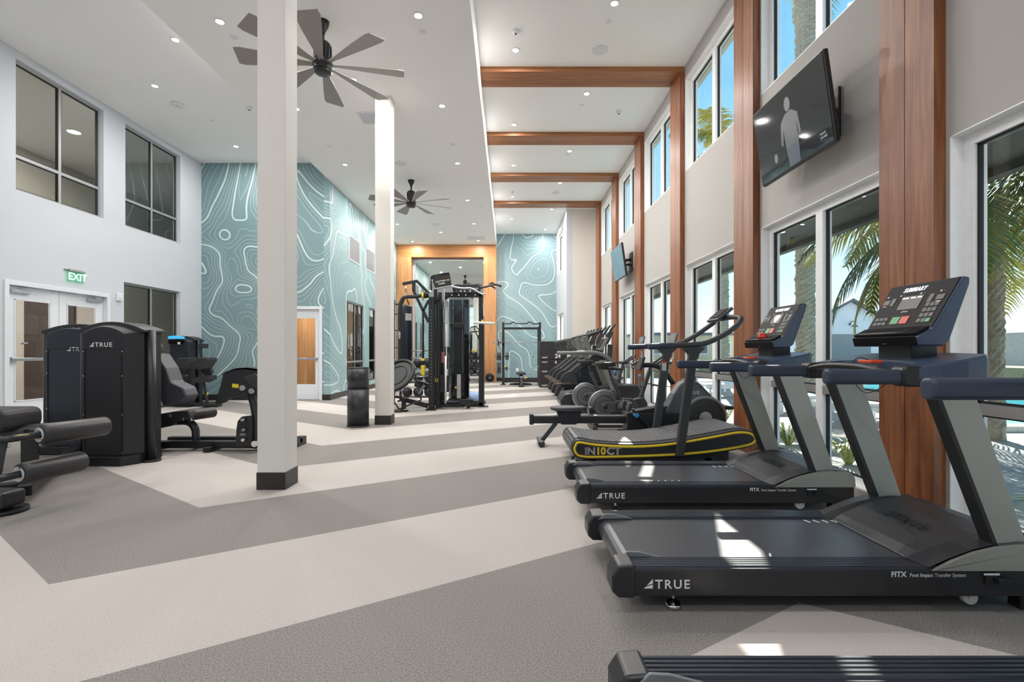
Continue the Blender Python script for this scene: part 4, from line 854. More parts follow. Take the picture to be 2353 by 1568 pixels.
def elliptical(x0,y0,label,grp='ellipticals in a row before the white wall'):
    t=thing('elliptical_trainer',label,'elliptical trainer',(x0,y0,0),0,grp)
    p=Mt['panel']; fr=Mt['dgrey']; gp=pm('greenish_grey_panel',(120,124,116),.4,.2)
    MB().prism([(0,.10),(.03,.25),(.10,.36),(.9,.37),(1.3,.42),(1.45,.30),(1.45,.08),(.2,.06),(.05,.07)],'xz',-.16,.16).build('base_shroud',p,t,.03,3)
    MB().prism([(.02,.16),(.12,.33),(.55,.34),(.85,.28),(.85,.10),(.15,.06)],'xz',-.19,-.16).build('rear_cover',Mt['blk2'],t,.02,3)
    truelogo(t,(.42,-.192,.14),(1,0,0),(0,0,1),.045,Mt['white'])
    MB().lathe([(0,.20),(.04,.20),(.05,.18)],(.24,-.16,.54),(0,-1,0),36).build('drive_wheel',Mt['panel'],t)
    MB().lathe([(0,.155),(.004,.15)],(.24,-.211,.54),(0,-1,0),32).build('drive_disc',Mt['dgrey'],t)
    MB().prism([(.02,.36),(.02,.48),(.08,.62),(.24,.74),(.60,1.03),(.72,1.06),(.76,.98),(.42,.72),(.34,.62),(.46,.50),(.5,.40),(.45,.36)],'xz',-.155,-.12).prism([(.02,.36),(.02,.48),(.08,.62),(.24,.74),(.60,1.03),(.72,1.06),(.76,.98),(.42,.72),(.34,.62),(.46,.50),(.5,.40),(.45,.36)],'xz',.12,.155).build('side_arch',Mt['dgrey'],t,.015,3)
    MB().prism([(.42,.40),(.50,.85),(.75,1.0),(1.30,.90),(1.42,.45)],'xz',-.11,.11).build('drive_housing',Mt['navy'] if False else pm('dark_blue_housing',(36,42,54),.4),t,.03,3)
    for q in (-1,1):
        MB().bar((.30,q*.23,.44),(1.0,q*.23,.52),.06,.06).build('pedal_beam',Mt['blk2'],t,.01)
        MB().prism([(-.10,.44),(-.08,.47),(.24,.50),(.27,.48),(.24,.45)],'xz',*sorted((q*.17,q*.30))).build('pedal',pm('pedal_tread',(86,64,56),.5),t,.008)
        MB().tube([(1.0,q*.26,.52),(1.06,q*.27,.9),(1.02,q*.27,1.25),(1.10,q*.27,1.62),(1.22,q*.26,1.78)],.018,10,smooth=5).build('moving_arm',Mt['blk2'],t)
        MB().rcyl((1.08,q*.27,1.58),(1.235,q*.26,1.80),.023,.006,14).build('arm_grip',Mt['blk'],t)
        MB().tube([(.62,q*.22,1.22),(.42,q*.24,1.20),(.30,q*.25,1.27),(.22,q*.25,1.36),(.22,q*.25,1.44),(.32,q*.25,1.50),(.6,q*.24,1.56),(.95,q*.22,1.66)],.018,10,smooth=4).build('side_handrail',Mt['dgrey'],t)
    MB().bar((.80,0,.85),(.58,0,1.54),.30,.10,(1,0,0)).build('rear_column',gp,t,.015,3)
    MB().bar((1.15,0,.85),(1.18,0,1.35),.10,.10,(0,1,0)).build('console_mast',fr,t,.012); MB().bar((.62,0,1.52),(1.0,0,1.66),.10,.05).build('top_bridge',Mt['blk2'],t,.01)
    MB().obox((1.13,0,1.50),(.05,.42,.30),(.9,0,-.4),(.4,0,.9)).build('console',fr,t,.01); MB().obox((1.10,0,1.51),(.004,.36,.23),(.9,0,-.4),(.4,0,.9)).build('console_screen',Mt['face'],t)
    for x in (.12,.5,1.3):
        for q in (-1,1): MB().cyl((x,q*.12,0),(x,q*.12,.08),.022,n=10).build('foot',Mt['blk'],t)
    return t
for i,(y,lab) in enumerate(((11.1,'nearest black elliptical in the row, white mark on its base cover'),(12.1,'second black elliptical in the row before the white wall'),(13.1,'third black elliptical in the row before the white wall'),(14.1,'farthest black elliptical, beside the stacked jump boxes'))):
    elliptical(1.17,y,lab)
# incline trainer between the bikes and the ellipticals
t=thing('incline_trainer','grey incline treadmill with arched handrail, partly behind the spin bikes','treadmill',(1.02,9.98,0))
gm=pm('olive_grey_upright',(138,140,126),.42,.3)
MB().prism([(.05,.08),(.02,.2),(.10,.34),(1.35,.52),(1.68,.50),(1.72,.10)],'xz',-.36,.36).build('deck',Mt['blk2'],t,.03,3)
MB().prism([(.10,.345),(1.30,.517),(1.30,.523),(.10,.351)],'xz',-.27,.27).build('running_belt',Mt['belt'],t)
for q in (-1,1):
    MB().loft([[Vector((x+a,q*.36+b_,z)) for a,b_ in ((-.07,-.03),(.07,-.03),(.07,.03),(-.07,.03))] for x,z in ((1.10,.42),(.86,1.02))]).build('upright',gm,t,.006)
    MB().tube([(.03,q*.36,1.16),(.4,q*.36,1.165),(.62,q*.36,1.17),(.82,q*.36,1.14),(.98,q*.36,1.04),(1.12,q*.36,.86),(1.22,q*.36,.62)],[.035,.055],12,smooth=4).build('arched_handrail',pm('grey_green_rail',(116,122,120),.4,.3),t)
MB().prism([(.66,1.12),(.88,1.12),(.96,1.04),(.90,.96),(.60,1.04)],'xz',-.33,.33).build('dash',Mt['blk2'],t,.01)
MB().obox((.92,-.02,1.34),(.06,.46,.30),(.88,0,-.47),(.47,0,.88)).build('console',Mt['grey'],t,.012); MB().obox((.887,-.02,1.355),(.004,.40,.22),(.88,0,-.47),(.47,0,.88)).build('console_screen',Mt['face'],t); MB().box(.80,.90,-.08,.08,1.1,1.24).build('console_neck',Mt['blk'],t,.008)
for x in (.15,1.6):
    for q in (-1,1): MB().cyl((x,q*.3,0),(x,q*.3,.1),.03,n=12).build('foot',Mt['blk'],t)
# ================================================================== STRENGTH MACHINES ON THE LEFT
def outline(hw,h,z0,rise,y,cx=0,cy=0,n=10):
    p=[Vector((cx-hw,cy+y,z0)),Vector((cx+hw,cy+y,z0))]
    for i in range(n+1):
        a=-1+2*i/n; p.append(Vector((cx-hw*a,cy+y,h-rise*a*a)))
    return p
def tower(t,cx,cy,hwf,hw,h,m,logo=None,post_r=.042):
    lx,ly=cx-t.location.x,cy-t.location.y
    MB().loft([outline(hwf,h-.06,.10,.075,-.20,lx,ly),outline(hw,h-.02,.10,.085,-.06,lx,ly),outline(hw,h-.02,.10,.085,.20,lx,ly)]).build('weight_shroud',m,t,.006)
    MB().loft([outline(hw+.03,h,h-.115,.085,-.10,lx,ly),outline(hw+.03,h,h-.115,.085,.22,lx,ly)]).build('shroud_cap',Mt['blk2'],t,.008)
    MB().box(lx-hwf,lx+hwf,ly-.206,ly-.199,h-.30,h-.292).box(lx-hwf+.02,lx-hwf+.026,ly-.206,ly-.199,.12,h-.31).box(lx+hwf-.026,lx+hwf-.02,ly-.206,ly-.199,.12,h-.31).build('panel_seam',Mt['gasket'],t)
    for z in (h-.32,h*.62,h*.35,.13):
        for s in (-1,1): MB().cyl((lx+s*(hwf-.012),ly-.206,z),(lx+s*(hwf-.012),ly-.2,z),.007,n=8).build('screw',Mt['steel'],t)
    MB().prism([(lx-hw,ly-.23),(lx+hw-.1,ly-.26),(lx+hw,ly-.12),(lx+hw,ly+.22),(lx-hw,ly+.22)],'xy',0.0,.10).build('tower_base',Mt['blk'],t,.01)
    for s in (-1,1):
        MB().cyl((lx+s*(hw+.035),ly,.02),(lx+s*(hw+.035),ly,h-.09),post_r,n=20).build('guide_post',Mt['blk2'],t); MB().cyl((lx+s*(hw+.035),ly,0),(lx+s*(hw+.035),ly,.022),.09,n=24).build('post_foot',Mt['blk'],t)
    if logo: truelogo(t,(lx+logo[0],ly-.2,logo[1]),(1,0,0),(0,0,1),logo[2],Mt['white'])
# seated leg press with the near tower
Y=5.85
t=thing('leg_press_machine','black seated leg press machine with tall shrouded weight tower left of the near column','weight machine',(-4.2,5.3,0))
tower(t,-4.245,5.27,.215,.325,1.515,Mt['panel'],(-.145,1.245,.048))
W(t).prism(PX([(341,812),(359,814),(380,846),(392,879),(420,892),(428,911),(417,926),(374,935),(356,890),(341,850)],5.62),'xz',5.62,5.86).build('back_pad',Mt['pad'],t,.02,3)
W(t).prism(PX([(338,858),(356,892),(376,936),(356,938),(338,925)],5.86),'xz',5.80,6.0).build('back_pad_shell',Mt['blk'],t,.02,3)
W(t).prism(PX([(335,781),(350,783),(357,796),(359,810),(340,812),(334,800)],5.7),'xz',5.70,5.84).build('head_rest',Mt['vinylpad'],t,.02,3)
W(t).prism(PX([(354,957),(358,953),(400,947),(432,945),(436,958),(432,966),(380,972),(356,972)],5.75),'xz',5.75,6.1).build('seat_pad',Mt['vinylpad'],t,.015,3)
W(t).rcyl(atY(434,955,5.85),atY(493,947,6.15),.066,.02,24).build('seat_roll',Mt['foam'],t)
W(t).prism(PX([(362,972),(406,968),(404,977),(372,984),(364,980)],5.85),'xz',5.80,6.05).build('seat_bracket',Mt['blk2'],t,.01)
W(t).bar(atY(360,969,5.74),atY(388,956,5.74),.02,.03,(0,1,0)).build('adjust_lever',Mt['blk2'],t,.004)
for x,y in ((388,956),(361,968),(435,966),(417,964)): p=atY(x,y,5.72); W(t).cyl(p,p+Vector((0,.03,0)),.022,n=14).build('pivot_bolt',Mt['chrome'],t)
W(t).tube([atY(x,y,5.93) for x,y in ((400,970),(425,969),(440,974),(449,988),(450,1005),(450,1028))],.052,12,smooth=4,sq=.8,up=(0,1,0)).build('seat_support',Mt['blk2'],t)
W(t).box(-4.30,-2.62,5.80,5.90,.03,.115).box(-4.3,-2.62,6.10,6.18,.03,.115).box(-4.34,-4.2,5.45,5.9,.03,.1).box(-2.72,-2.62,5.7,6.3,.0,.1).box(-3.6,-3.52,5.7,6.3,0,.06).box(-4.3,-4.2,5.7,6.3,0,.06).build('base_frame',Mt['blk'],t,.01)
W(t).prism(PX([(541,1028),(543,985),(546,968),(555,958),(577,955),(577,1028)],5.76),'xz',5.76,5.79).build('gusset_plate',Mt['blk2'],t,.004)
W(t).tube([atY(x,y,5.86) for x,y in ((572,898),(582,925),(588,960),(589,1000),(590,1030))],.045,12,smooth=4,up=(0,1,0)).build('plate_arm',Mt['blk2'],t)
fp=PX([(494,926),(505,890),(512,862),(520,855),(543,846),(566,844),(592,847),(612,856),(636,880),(640,905),(618,912),(592,916),(576,905),(560,908),(545,912),(528,916),(514,926),(500,930)],5.72)
W(t).prism(fp,'xz',5.72,5.78).build('foot_plate_side',Mt['panel'],t,.008)
W(t).prism(PX([(512,862),(520,855),(543,846),(566,844),(592,847),(612,856),(612,862),(592,853),(566,850),(543,852),(520,862)],5.76),'xz',5.72,6.35).build('foot_plate',Mt['hood'],t,.006)
W(t).prism(PX([(556,868),(586,858),(640,900),(640,914),(578,890)],5.7),'xz',5.69,5.73).build('foot_plate_cover',Mt['hood'],t,.01)
for x,y,r in ((556,892,.032),(577,899,.032),(556,966,.018),(557,989,.018),(557,1012,.018),(584,1021,.036)): p=atY(x,y,5.69); W(t).cyl(p,p+Vector((0,.06,0)),r,n=18).build('plate_bolt',Mt['chrome'],t)
p=atY(541,887,5.715); W(t).obox(p,(.075,.006,.045),(1,0,-.12)).build('warning_label',Mt['yel'],t)
p=atY(558,999,5.752); W(t).obox(p,(.07,.006,.03)).build('spec_label',Mt['grey'],t)
# leg curl machine at the left edge with the second tower
t=thing('leg_curl_machine','black leg curl machine at the left edge with two foam rollers','weight machine',(-3.9,4.0,0))
tower(t,-5.08,5.80,.27,.40,1.52,pm('gloss_navy_shroud',(36,41,50),.16,nscale=80,noise=.08),(-.03,1.20,.048))
A0,A1=Vector((-3.545,3.66,.565)),Vector((-3.41,4.11,.565)); dA=(A1-A0).normalized()
B0,B1=Vector((-3.53,3.49,.309)),Vector((-3.455,3.93,.309)); dB=(B1-B0).normalized()
for p0,p1,d in ((A0,A1,dA),(B0,B1,dB)):
    W(t).rcyl(p0,p1,.079,.022,30).build('foam_roller',Mt['foam'],t)
    W(t).torus(p0-d*.004,d,.048,.007,28,8).cyl(p0-d*.012,p0+d*.01,.045,n=24).build('roller_ring',Mt['chrome'],t)
    W(t).cyl(p0-d*.26,p0,.026,n=16).build('roller_axle',Mt['blk2'],t)
p=A0-dA*.10; W(t).obox(p+Vector((.012,-.024,.006)),(.09,.003,.026),dA,(0,0,1)).build('warning_label',Mt['yel'],t)
W(t).cyl(B1,B1+dB*.03,.022,n=14).build('adjust_knob',Mt['yel'],t)
W(t).bar(A0-dA*.20+Vector((-.03,0,.02)),B0-dB*.16+Vector((-.02,0,-.14)),.05,.07,(0,1,0)).build('leg_arm',Mt['blk2'],t,.01)
W(t).rcyl((-4.60,4.2,.47),(-4.14,4.5,.47),.07,.02,24).build('thigh_roller',Mt['foam'],t)
W(t).prism(rrect(-4.85,-4.32,.50,.69,.07),'xz',4.15,4.5).build('thigh_pad',Mt['vinylpad'],t,.03,3)
W(t).prism(rrect(-5.2,-4.45,.40,.48,.03),'xz',4.15,4.6).build('seat_pad',Mt['vinylpad'],t,.02,3)
W(t).prism([(-5.2,.48),(-5.12,.48),(-5.36,1.2),(-5.44,1.18)],'xz',4.15,4.6).build('back_pad',Mt['vinylpad'],t,.03,3)
W(t).bar((-3.80,3.80,.10),(-5.0,5.62,.07),.09,.09).bar((-4.3,4.35,.08),(-4.3,4.35,.50),.09,.09,(0,1,0)).bar((-4.0,4.1,.07),(-4.7,3.6,.07),.08,.08).build('base_frame',Mt['blk'],t,.01)
W(t).prism(rrect(-3.98,-3.66,.045,.165,.03),'xz',3.50,3.68).build('foot_housing',Mt['blk2'],t,.02,3)
W(t).cyl((-3.74,3.60,0),(-3.74,3.60,.028),.13,n=32).cyl((-3.74,3.60,.02),(-3.74,3.60,.05),.04,n=16).build('floor_foot',Mt['blk'],t)
for q in (A0-dA*.16+Vector((.0,-.03,-.05)),B0-dB*.02+Vector((-.03,-.09,-.12))): W(t).sph(q,.012).build('bolt',Mt['chrome'],t)
W(t).tube([(-5.53,5.58,1.29),(-5.60,5.58,1.29)],.008,8).sph((-5.61,5.58,1.29),.016).build('selector_pin',Mt['chrome'],t)
# preacher curl machine in the corner
t=thing('preacher_curl_machine','black arm curl machine with sloped pad in the far left corner','weight machine',(-6.9,10.3,0))
Y=10.4
tower(t,-7.09,10.62,.20,.26,1.53,Mt['navy'],None,.03)
W(t).prism(PX([(386,773),(404,771.5),(420,774),(420,779),(386,779)],10.36),'xz',10.36,10.42).build('display_light_bar',pm('cyan_light_bar',(64,168,220),.3,emit=.5),t)
W(t).prism(PX([(386,782),(420,782),(418,790),(388,790)],10.38),'xz',10.37,10.42).build('display',Mt['face'],t,.004)
p=atY(411,789,10.34); W(t).obox(p,(.055,.004,.05)).build('display_label',Mt['white'],t)
W(t).box(-6.72,-6.62,10.5,10.7,1.26,1.36).build('side_box',Mt['blk2'],t,.01)
W(t).prism(PX([(409,823),(476,822),(478,828),(464,849),(399,848),(399,842)],10.1),'xz',10.1,10.45).build('arm_pad',Mt['vinylpad'],t,.02,3)
W(t).box(-6.93,-6.83,10.35,10.45,.03,1.0).box(-7.1,-6.8,10.3,10.5,0,.03).box(-7.15,-6.35,10.36,10.44,.03,.10).box(-6.45,-6.25,10.2,10.6,.03,.09).box(-6.5,-6.2,10.3,10.5,.0,.035).build('base_frame',Mt['blk'],t,.01)
W(t).prism(PX([(446,874),(450,869),(470,862),(487,864),(486,872),(470,880),(452,880)],10.3),'xz',10.2,10.5).build('seat_pad',Mt['vinylpad'],t,.015,3)
W(t).prism(PX([(463,850),(470,845),(485,846),(489,852),(487,860),(476,863),(465,860)],10.45),'xz',10.4,10.5).build('back_pad',Mt['vinylpad'],t,.015,3)
W(t).bar(atY(468,880,10.4),atY(476,925,10.4),.05,.05,(0,1,0)).build('seat_post',Mt['blk2'],t,.008)
p=atY(477,905,10.36); W(t).obox(p,(.02,.02,.06)).build('yellow_pin',Mt['yel'],t,.004)
for pts in (((381,828),(396,834),(400,842),(400,856)),((449,828),(432,834),(427,843),(426,856))): W(t).tube([atY(x,y,10.0) for x,y in pts],.013,8,smooth=4).sph(atY(*pts[0],10.0),.024).build('curl_handle',Mt['blk2'],t)
W(t).bar(atY(388,864,10.0),atY(430,864,10.0),.05,.05).sph(atY(429,864,9.98),.03).build('curl_arm',Mt['blk2'],t,.008); p=atY(378,818,10.1); W(t).obox(p,(.035,.03,.06),(1,0,.3)).build('yellow_pin',Mt['yel'],t,.006)
# bin
t=thing('waste_bin','tall black cylindrical bin left of the second column','bin',(-2.39,7.72,0))
MB().cyl((0,0,.004),(0,0,.60),.167,n=40).build('lower_drum',Mt['blk2'],t); MB().cyl((0,0,.60),(0,0,.935),.164,n=40).torus((0,0,.935),(0,0,1),.163,.006,40,6).torus((0,0,.60),(0,0,1),.167,.004,40,6).build('upper_drum',Mt['blk2'],t); MB().torus((0,0,.012),(0,0,1),.168,.012,40,6).build('foot_ring',Mt['blk2'],t)
# ================================================================== CENTRE RIG
t=thing('functional_trainer','large black multi station cable rig with smoked weight tower in front of the mirror','cable machine',(-1.2,10.3,0))
k=Mt['blk']; k2=Mt['blk2']
W(t).box(-1.605,-1.495,9.78,9.89,.03,2.30).box(-1.66,-1.45,9.72,9.95,0,.03).build('front_post',k,t,.006)
b=W(t)
for i in range(26): z=.42+.064*i; b.cyl((-1.55,9.774,z),(-1.55,9.782,z),.011,n=8)
b.build('post_holes',Mt['grey'],t)
W(t).box(-1.48,-1.44,9.9,10.0,.03,2.28).box(-1.44,-1.40,9.9,10.0,.03,2.2).build('inner_post',k,t,.004)
W(t).cyl((-1.50,10.1,.62),(-1.50,10.1,2.25),.012,n=10).cyl((-1.455,10.15,.55),(-1.455,10.15,2.2),.012,n=10).build('guide_rods',Mt['chrome'],t)
s=W(t)
for i in range(14): s.box(-1.52,-1.36,10.12,10.26,.16+.034*i,.188+.034*i)
s.build('front_weight_stack',Mt['panel'],t)
s=W(t)
for i in range(14): s.box(-1.43,-1.40,10.112,10.12,.165+.034*i,.183+.034*i)
s.build('front_stack_labels',Mt['white'],t)
W(t).cyl((-1.36,10.2,.1),(-1.36,10.2,2.66),.032,n=16).build('bar_column',pm('grey_tube',(92,96,100),.35,.4),t); W(t).box(-1.392,-1.328,10.165,10.17,.95,1.18).build('column_label',pm('red_white_label',(176,110,106),.5),t)
W(t).box(-1.29,-.85,10.42,10.9,.10,.16).box(-1.5,-.55,10.40,10.52,.05,.13).box(-.85,-.80,10.1,10.5,.0,.2).box(-1.0,-.72,10.0,10.1,.06,.2).box(-.82,-.5,10.36,10.46,.0,.1).box(-.66,-.42,10.3,10.5,0,.02).box(-1.4,-.9,10.0,10.06,.03,.09).build('base_frame',k,t,.008)
W(t).prism([(-1.05,9.9),(-1.35,9.95),(-1.46,10.02),(-1.35,10.1),(-.95,10.08)],'xy',.14,.165).build('step_plate',Mt['navy'],t,.006)
sh=[(-1.29,10.56),(-1.20,10.44),(-.94,10.44),(-.85,10.56),(-.85,10.8),(-1.29,10.8)]
W(t).loft([[Vector((x,y,z)) for x,y in sh] for z in (.16,2.34)],cap=False).build('smoked_shroud',Mt['smoke'],t)
s=W(t)
for i in range(18): s.box(-1.22,-.92,10.52,10.66,.18+.029*i,.204+.029*i)
s.build('weight_stack',Mt['panel'],t)
s=W(t)
for i in range(18): s.box(-1.10,-1.015,10.432,10.438,.18+.029*i,.199+.029*i)
s.build('stack_labels',Mt['white'],t)
W(t).box(-1.27,-.87,10.76,10.79,.16,2.34).build('shroud_back',k,t)
W(t).box(-1.44,-1.39,10.0,10.35,.03,2.28).box(-1.60,-1.50,10.35,10.45,.03,2.28).build('rear_post',k,t,.004)
W(t).sph((-1.125,10.43,.41),.024).build('selector_knob',Mt['yel'],t)
W(t).cyl((-1.19,10.50,.68),(-1.19,10.50,2.32),.010,n=10).cyl((-.985,10.50,.68),(-.985,10.50,2.32),.010,n=10).build('guide_rods',Mt['chrome'],t)
for z in (2.17,.75): W(t).cyl((-1.085,10.46,z),(-1.085,10.50,z),.055,n=24).cyl((-1.085,10.45,z),(-1.085,10.46,z),.014,n=10).build('pulley',k,t)
W(t).prism(rrect(-1.25,-.93,1.70,1.80,.045),'xz',10.38,10.43).build('shroud_handle',k,t,.01)
W(t).box(-1.50,-.55,10.36,10.50,2.36,2.46).box(-1.605,-1.495,9.89,10.45,2.22,2.30).box(-1.5,-1.29,10.3,10.5,2.3,2.4).build('top_beam',k,t,.008)
W(t).prism(rrect(-1.18,-.58,2.43,2.62,.09,6),'xz',10.3,10.36).build('pulley_housing',k2,t,.006)
lettering('housing_lettering','HOIST',t,(.36,-.004,2.50),(1,0,0),(0,0,1),.045,Mt['white'],bold=.03,sx=1.1,shear=.2)
for x in (-1.1,-1.0,-.92,-.8): W(t).cyl((x,10.28,2.475),(x,10.31,2.475),.016,n=10).build('bolt',Mt['chrome'],t)
for x in (-1.2,-1.05,-.9,-.7): W(t).cyl((x,10.34,2.40),(x,10.37,2.40),.016,n=10).build('bolt',Mt['chrome'],t)
W(t).tube([atY(x,y,9.75) for x,y in ((1001,664),(1018,661),(1035,658),(1048,661),(1064,663),(1082,663),(1096,670),(1107,676),(1115,676))],.020,10,smooth=4).build('silver_grip_bar',Mt['steel'],t)
W(t).bar(atY(1001,664,9.8),atY(1001,690,9.85),.06,.10,(0,1,0)).build('grip_bar_bracket',k,t,.006)
W(t).box(-.625,-.535,10.36,10.46,.02,2.45).build('right_post',k,t,.006); W(t).box(-.530,-.505,10.34,10.44,.02,2.0).build('right_post_rail',Mt['dgrey'],t,.004)
b=W(t)
for i in range(26): z=.35+.064*i; b.cyl((-.60,10.354,z),(-.60,10.362,z),.009,n=8)
b.build('right_post_holes',Mt['gasket'],t)
W(t).tube([atY(x,y,10.2) for x,y in ((1103,662),(1118,659),(1130,655),(1145,655),(1152,659))],.022,10,smooth=4).tube([atY(x,y,10.0) for x,y in ((1118,659),(1128,657),(1138,663))],.018,10,smooth=3).tube([atY(x,y,10.4) for x,y in ((1120,659),(1130,650),(1138,655))],.018,10,smooth=3).build('pull_up_handles',k2,t)
W(t).sph(atY(1138,664,10.0),.02).build('handle_end',Mt['steel'],t)
W(t).cyl(atY(1088,741,9.9),atY(1137,744,9.9),.026,n=14).build('white_lat_handle',Mt['white'],t); W(t).torus(atY(1112,735,9.9),(1,0,0),.05,.006,18,6).cyl(atY(1112,728,9.9),atY(1109,700,10.3),.008,n=8).build('carabiner',Mt['chrome'],t)
W(t).obox(atY(1109,738,10.0),(.05,.05,.05)).build('yellow_clip',Mt['yel'],t,.006)
# ball rack
t2=thing('medicine_ball_rack','black ball rack with dark balls behind the tilted rebounder','ball rack',(-2.15,11.6,0))
for x in (-.42,.42): MB().box(x-.025,x+.025,-.05,.05,0,1.1).box(x-.025,x+.025,-.25,.25,0,.04).build('side_post',k,t2,.004)
g='black medicine balls on the ball rack'; fb=None
for zi,(z,tn) in enumerate(((.10,'bottom'),(.45,'middle'),(.80,'top'))):
    MB().tube([(-.42,-.10,z),(.42,-.10,z)],.012,8).tube([(-.42,.10,z),(.42,.10,z)],.012,8).build('ball_rail',k,t2)
    for xi,x in enumerate((-.26,0,.26)):
        lab='black medicine ball on the %s rail of the ball rack, %s one'%(tn,('left','middle','right')[xi])
        if fb is None:
            fb=thing('medicine_ball',lab,'ball',(-2.15+x,11.6,z+.115),0,g); MB().sph((0,0,0),.12,n=20).build('rubber_shell',k2,fb); MB().torus((0,0,0),(0,1,.3),.120,.003,28,5).build('seam_ring',Mt['dgrey'],fb)
        else: dup(fb,(-2.15+x,11.6,z+.115),0,lab,g)
# sign
sp=[atY(x,y,9.75) for x,y in ((991,637),(1033,628),(1038,658),(1001,665))]
sg=W(t); sg.loft([[p for p in sp],[p+Vector((0,.03,0)) for p in sp]]); sg.build('sign_board',Mt['panel'],t,.004)
u=(sp[1]-sp[0]).normalized(); v=(sp[0]-sp[3]).normalized(); v=(v-u*u.dot(v)).normalized()
o=sp[3]+(sp[0]-sp[3])*.48+(sp[1]-sp[0])*.12-t.location+Vector((0,-.003,0)); lettering('sign_lettering','FUNCTIONAL',t,o,u,v,.030,Mt['white'],bold=.02,sx=.8)
o=sp[3]+(sp[0]-sp[3])*.28+(sp[1]-sp[0])*.22-t.location+Vector((0,-.003,0)); lettering('sign_lettering','TRAINER',t,o,u,v,.030,Mt['white'],bold=.02,sx=.8)
o=sp[3]+(sp[0]-sp[3])*.45+(sp[1]-sp[0])*.72-t.location+Vector((0,-.003,0)); lettering('sign_lettering_yellow','Alt',t,o,u,v,.036,Mt['gold'],bold=.03,sx=.9)
W(t).tube([atY(x,y,9.75) for x,y in ((991,668),(991,640),(996,634),(1032,627))],.016,8,smooth=3).build('sign_frame',k,t)
for x in (1021,1030): W(t).tube([atY(x,688,9.95),atY(x,694,9.95),atY(x,706,9.95)],.022,8).build('cable_swivel',Mt['chrome'],t)
W(t).tube([atY(a,b_,9.95) for a,b_ in ((1020,704),(1018,720),(1022,742),(1028,742),(1030,722),(1026,704))],.007,6,smooth=4).build('rope_handle',Mt['steel'],t)
W(t).tube([atY(1025,745,10.0),atY(1026,780,10.0),atY(1025,880,10.0)],.012,8).cyl((-1.28,9.95,.12),(-1.28,9.95,1.1),.020,n=12).build('hanging_bar',Mt['white'],t)
W(t).bar((-1.36,9.96,.35),(-1.36,9.96,.70),.07,.06,(0,1,0)).bar((-1.24,9.99,.35),(-1.24,9.99,.70),.05,.05,(0,1,0)).build('bar_sleeve',k,t,.01)
ch=W(t)
for i in range(11): ch.torus((-1.52+.012*(i%2),9.98,.20+.045*i),(i%2,1-i%2,0),.022,.006,10,5)
ch.build('chain',Mt['steel'],t); W(t).torus((-1.46,9.88,.60),(0,1,0),.028,.008,18,6).build('yellow_ring',Mt['gold'],t)
# boxing arm
a=lambda x,y,Y=10.0: atY(x,y,Y)
W(t).tube([a(985,680),a(972,679),a(955,682),a(935,682),a(926,686),a(921,697),a(919,712),a(919,760),a(919,880)],.040,12,smooth=3).build('bag_arch_tube',k2,t)
W(t).cyl(a(975,679),a(970,679),.062,n=20).build('yellow_collar',Mt['yel'],t); W(t).cyl(a(985,677),a(975,679),.058,.07,n=18).build('arm_hub',k,t)
W(t).bar(a(985,674),a(958,646),.06,.06).bar(a(960,646),a(925,653),.065,.06).bar(a(951,648),a(951,670),.07,.06,(0,1,0)).bar(a(951,670),a(985,741),.06,.05,(0,1,0)).bar(a(985,690),a(972,716),.05,.05).cyl(a(972,716),a(972,842),.022,n=12).build('boom_frame',k2,t,.008)
W(t).tube([a(906,930),a(906,708),a(909,701),a(917,699)],.016,8,smooth=3).build('storage_rack_tube',k2,t); b=W(t)
for y in (722,760,800,840): b.cyl(a(906,y),a(917,y),.012,n=8)
b.build('storage_pegs',k2,t)
lettering('arch_lettering','HOIST',t,a(920,779,9.955)-t.location,(0,0,1),(-1,0,0),.038,Mt['white'],bold=.03,shear=.2)
W(t).obox(a(972,851,9.9),(.075,.06,.20)).build('yellow_weight_block',Mt['yel'],t,.008); W(t).obox(a(972,827,9.9),(.06,.06,.05)).build('yellow_stop',Mt['yel'],t,.008)
W(t).bar(a(922,917,9.75),a(984,933,9.85),.08,.09).bar(a(928,915,9.6),a(928,940,9.6),.08,.08,(0,1,0)).box(-2.20,-1.98,9.5,9.65,0,.03).bar(a(906,912),a(925,914),.05,.05).bar(a(955,880),a(984,890),.12,.14).build('rig_base_beam',k,t,.008)
lettering('beam_lettering','HOIST',t,a(941,915,9.70)-t.location,(1,0,-.2),(.2,0,1),.04,Mt['white'],bold=.03)
W(t).bar(a(965,901,9.6),a(975,886,9.6),.05,.05).sph(a(964,903,9.6),.03).build('grey_lever',Mt['grey'],t,.006)
for y in (806,824,865): W(t).tube([a(944,y,10.3),a(970,y+1,10.3),a(984,y,10.3)],.014,8).build('storage_bar',Mt['steel'],t)
t=thing('heavy_bag','dark blue heavy punching bag hanging from the rig','punching bag',(-2.20,10.4,0))
MB().lathe([(.86,.05),(.88,.13),(.90,.145),(2.14,.145),(2.18,.13),(2.19,.1)],(0,0,0),n=28).build('bag_body',Mt['navy'],t)
b=MB()
for i in range(4): q=PI/4+i*PI/2; b.tube([(math.cos(q)*.12,math.sin(q)*.12,2.17),(0,0,2.40)],.008,6)
b.build('straps',Mt['blk'],t); MB().torus((0,0,2.42),(1,0,0),.025,.006,14,6).torus((0,0,2.46),(0,1,0),.025,.006,14,6).cyl((0,0,2.48),(0,0,2.60),.018,n=10).build('swivel_chain',Mt['chrome'],t)
MB().prism([(.135*math.sin(math.radians(q))*1.09,-.135*math.cos(math.radians(q))*1.09) for q in (10,25,40,55,70)]+[(.13*math.sin(math.radians(q)),-.13*math.cos(math.radians(q))) for q in (70,55,40,25,10)],'xy',1.85,2.0).build('maker_patch',Mt['offw'],t)
t=thing('rebounder','tilted black rebounder trampoline below the punching bag','rebounder',(-2.05,9.5,0))
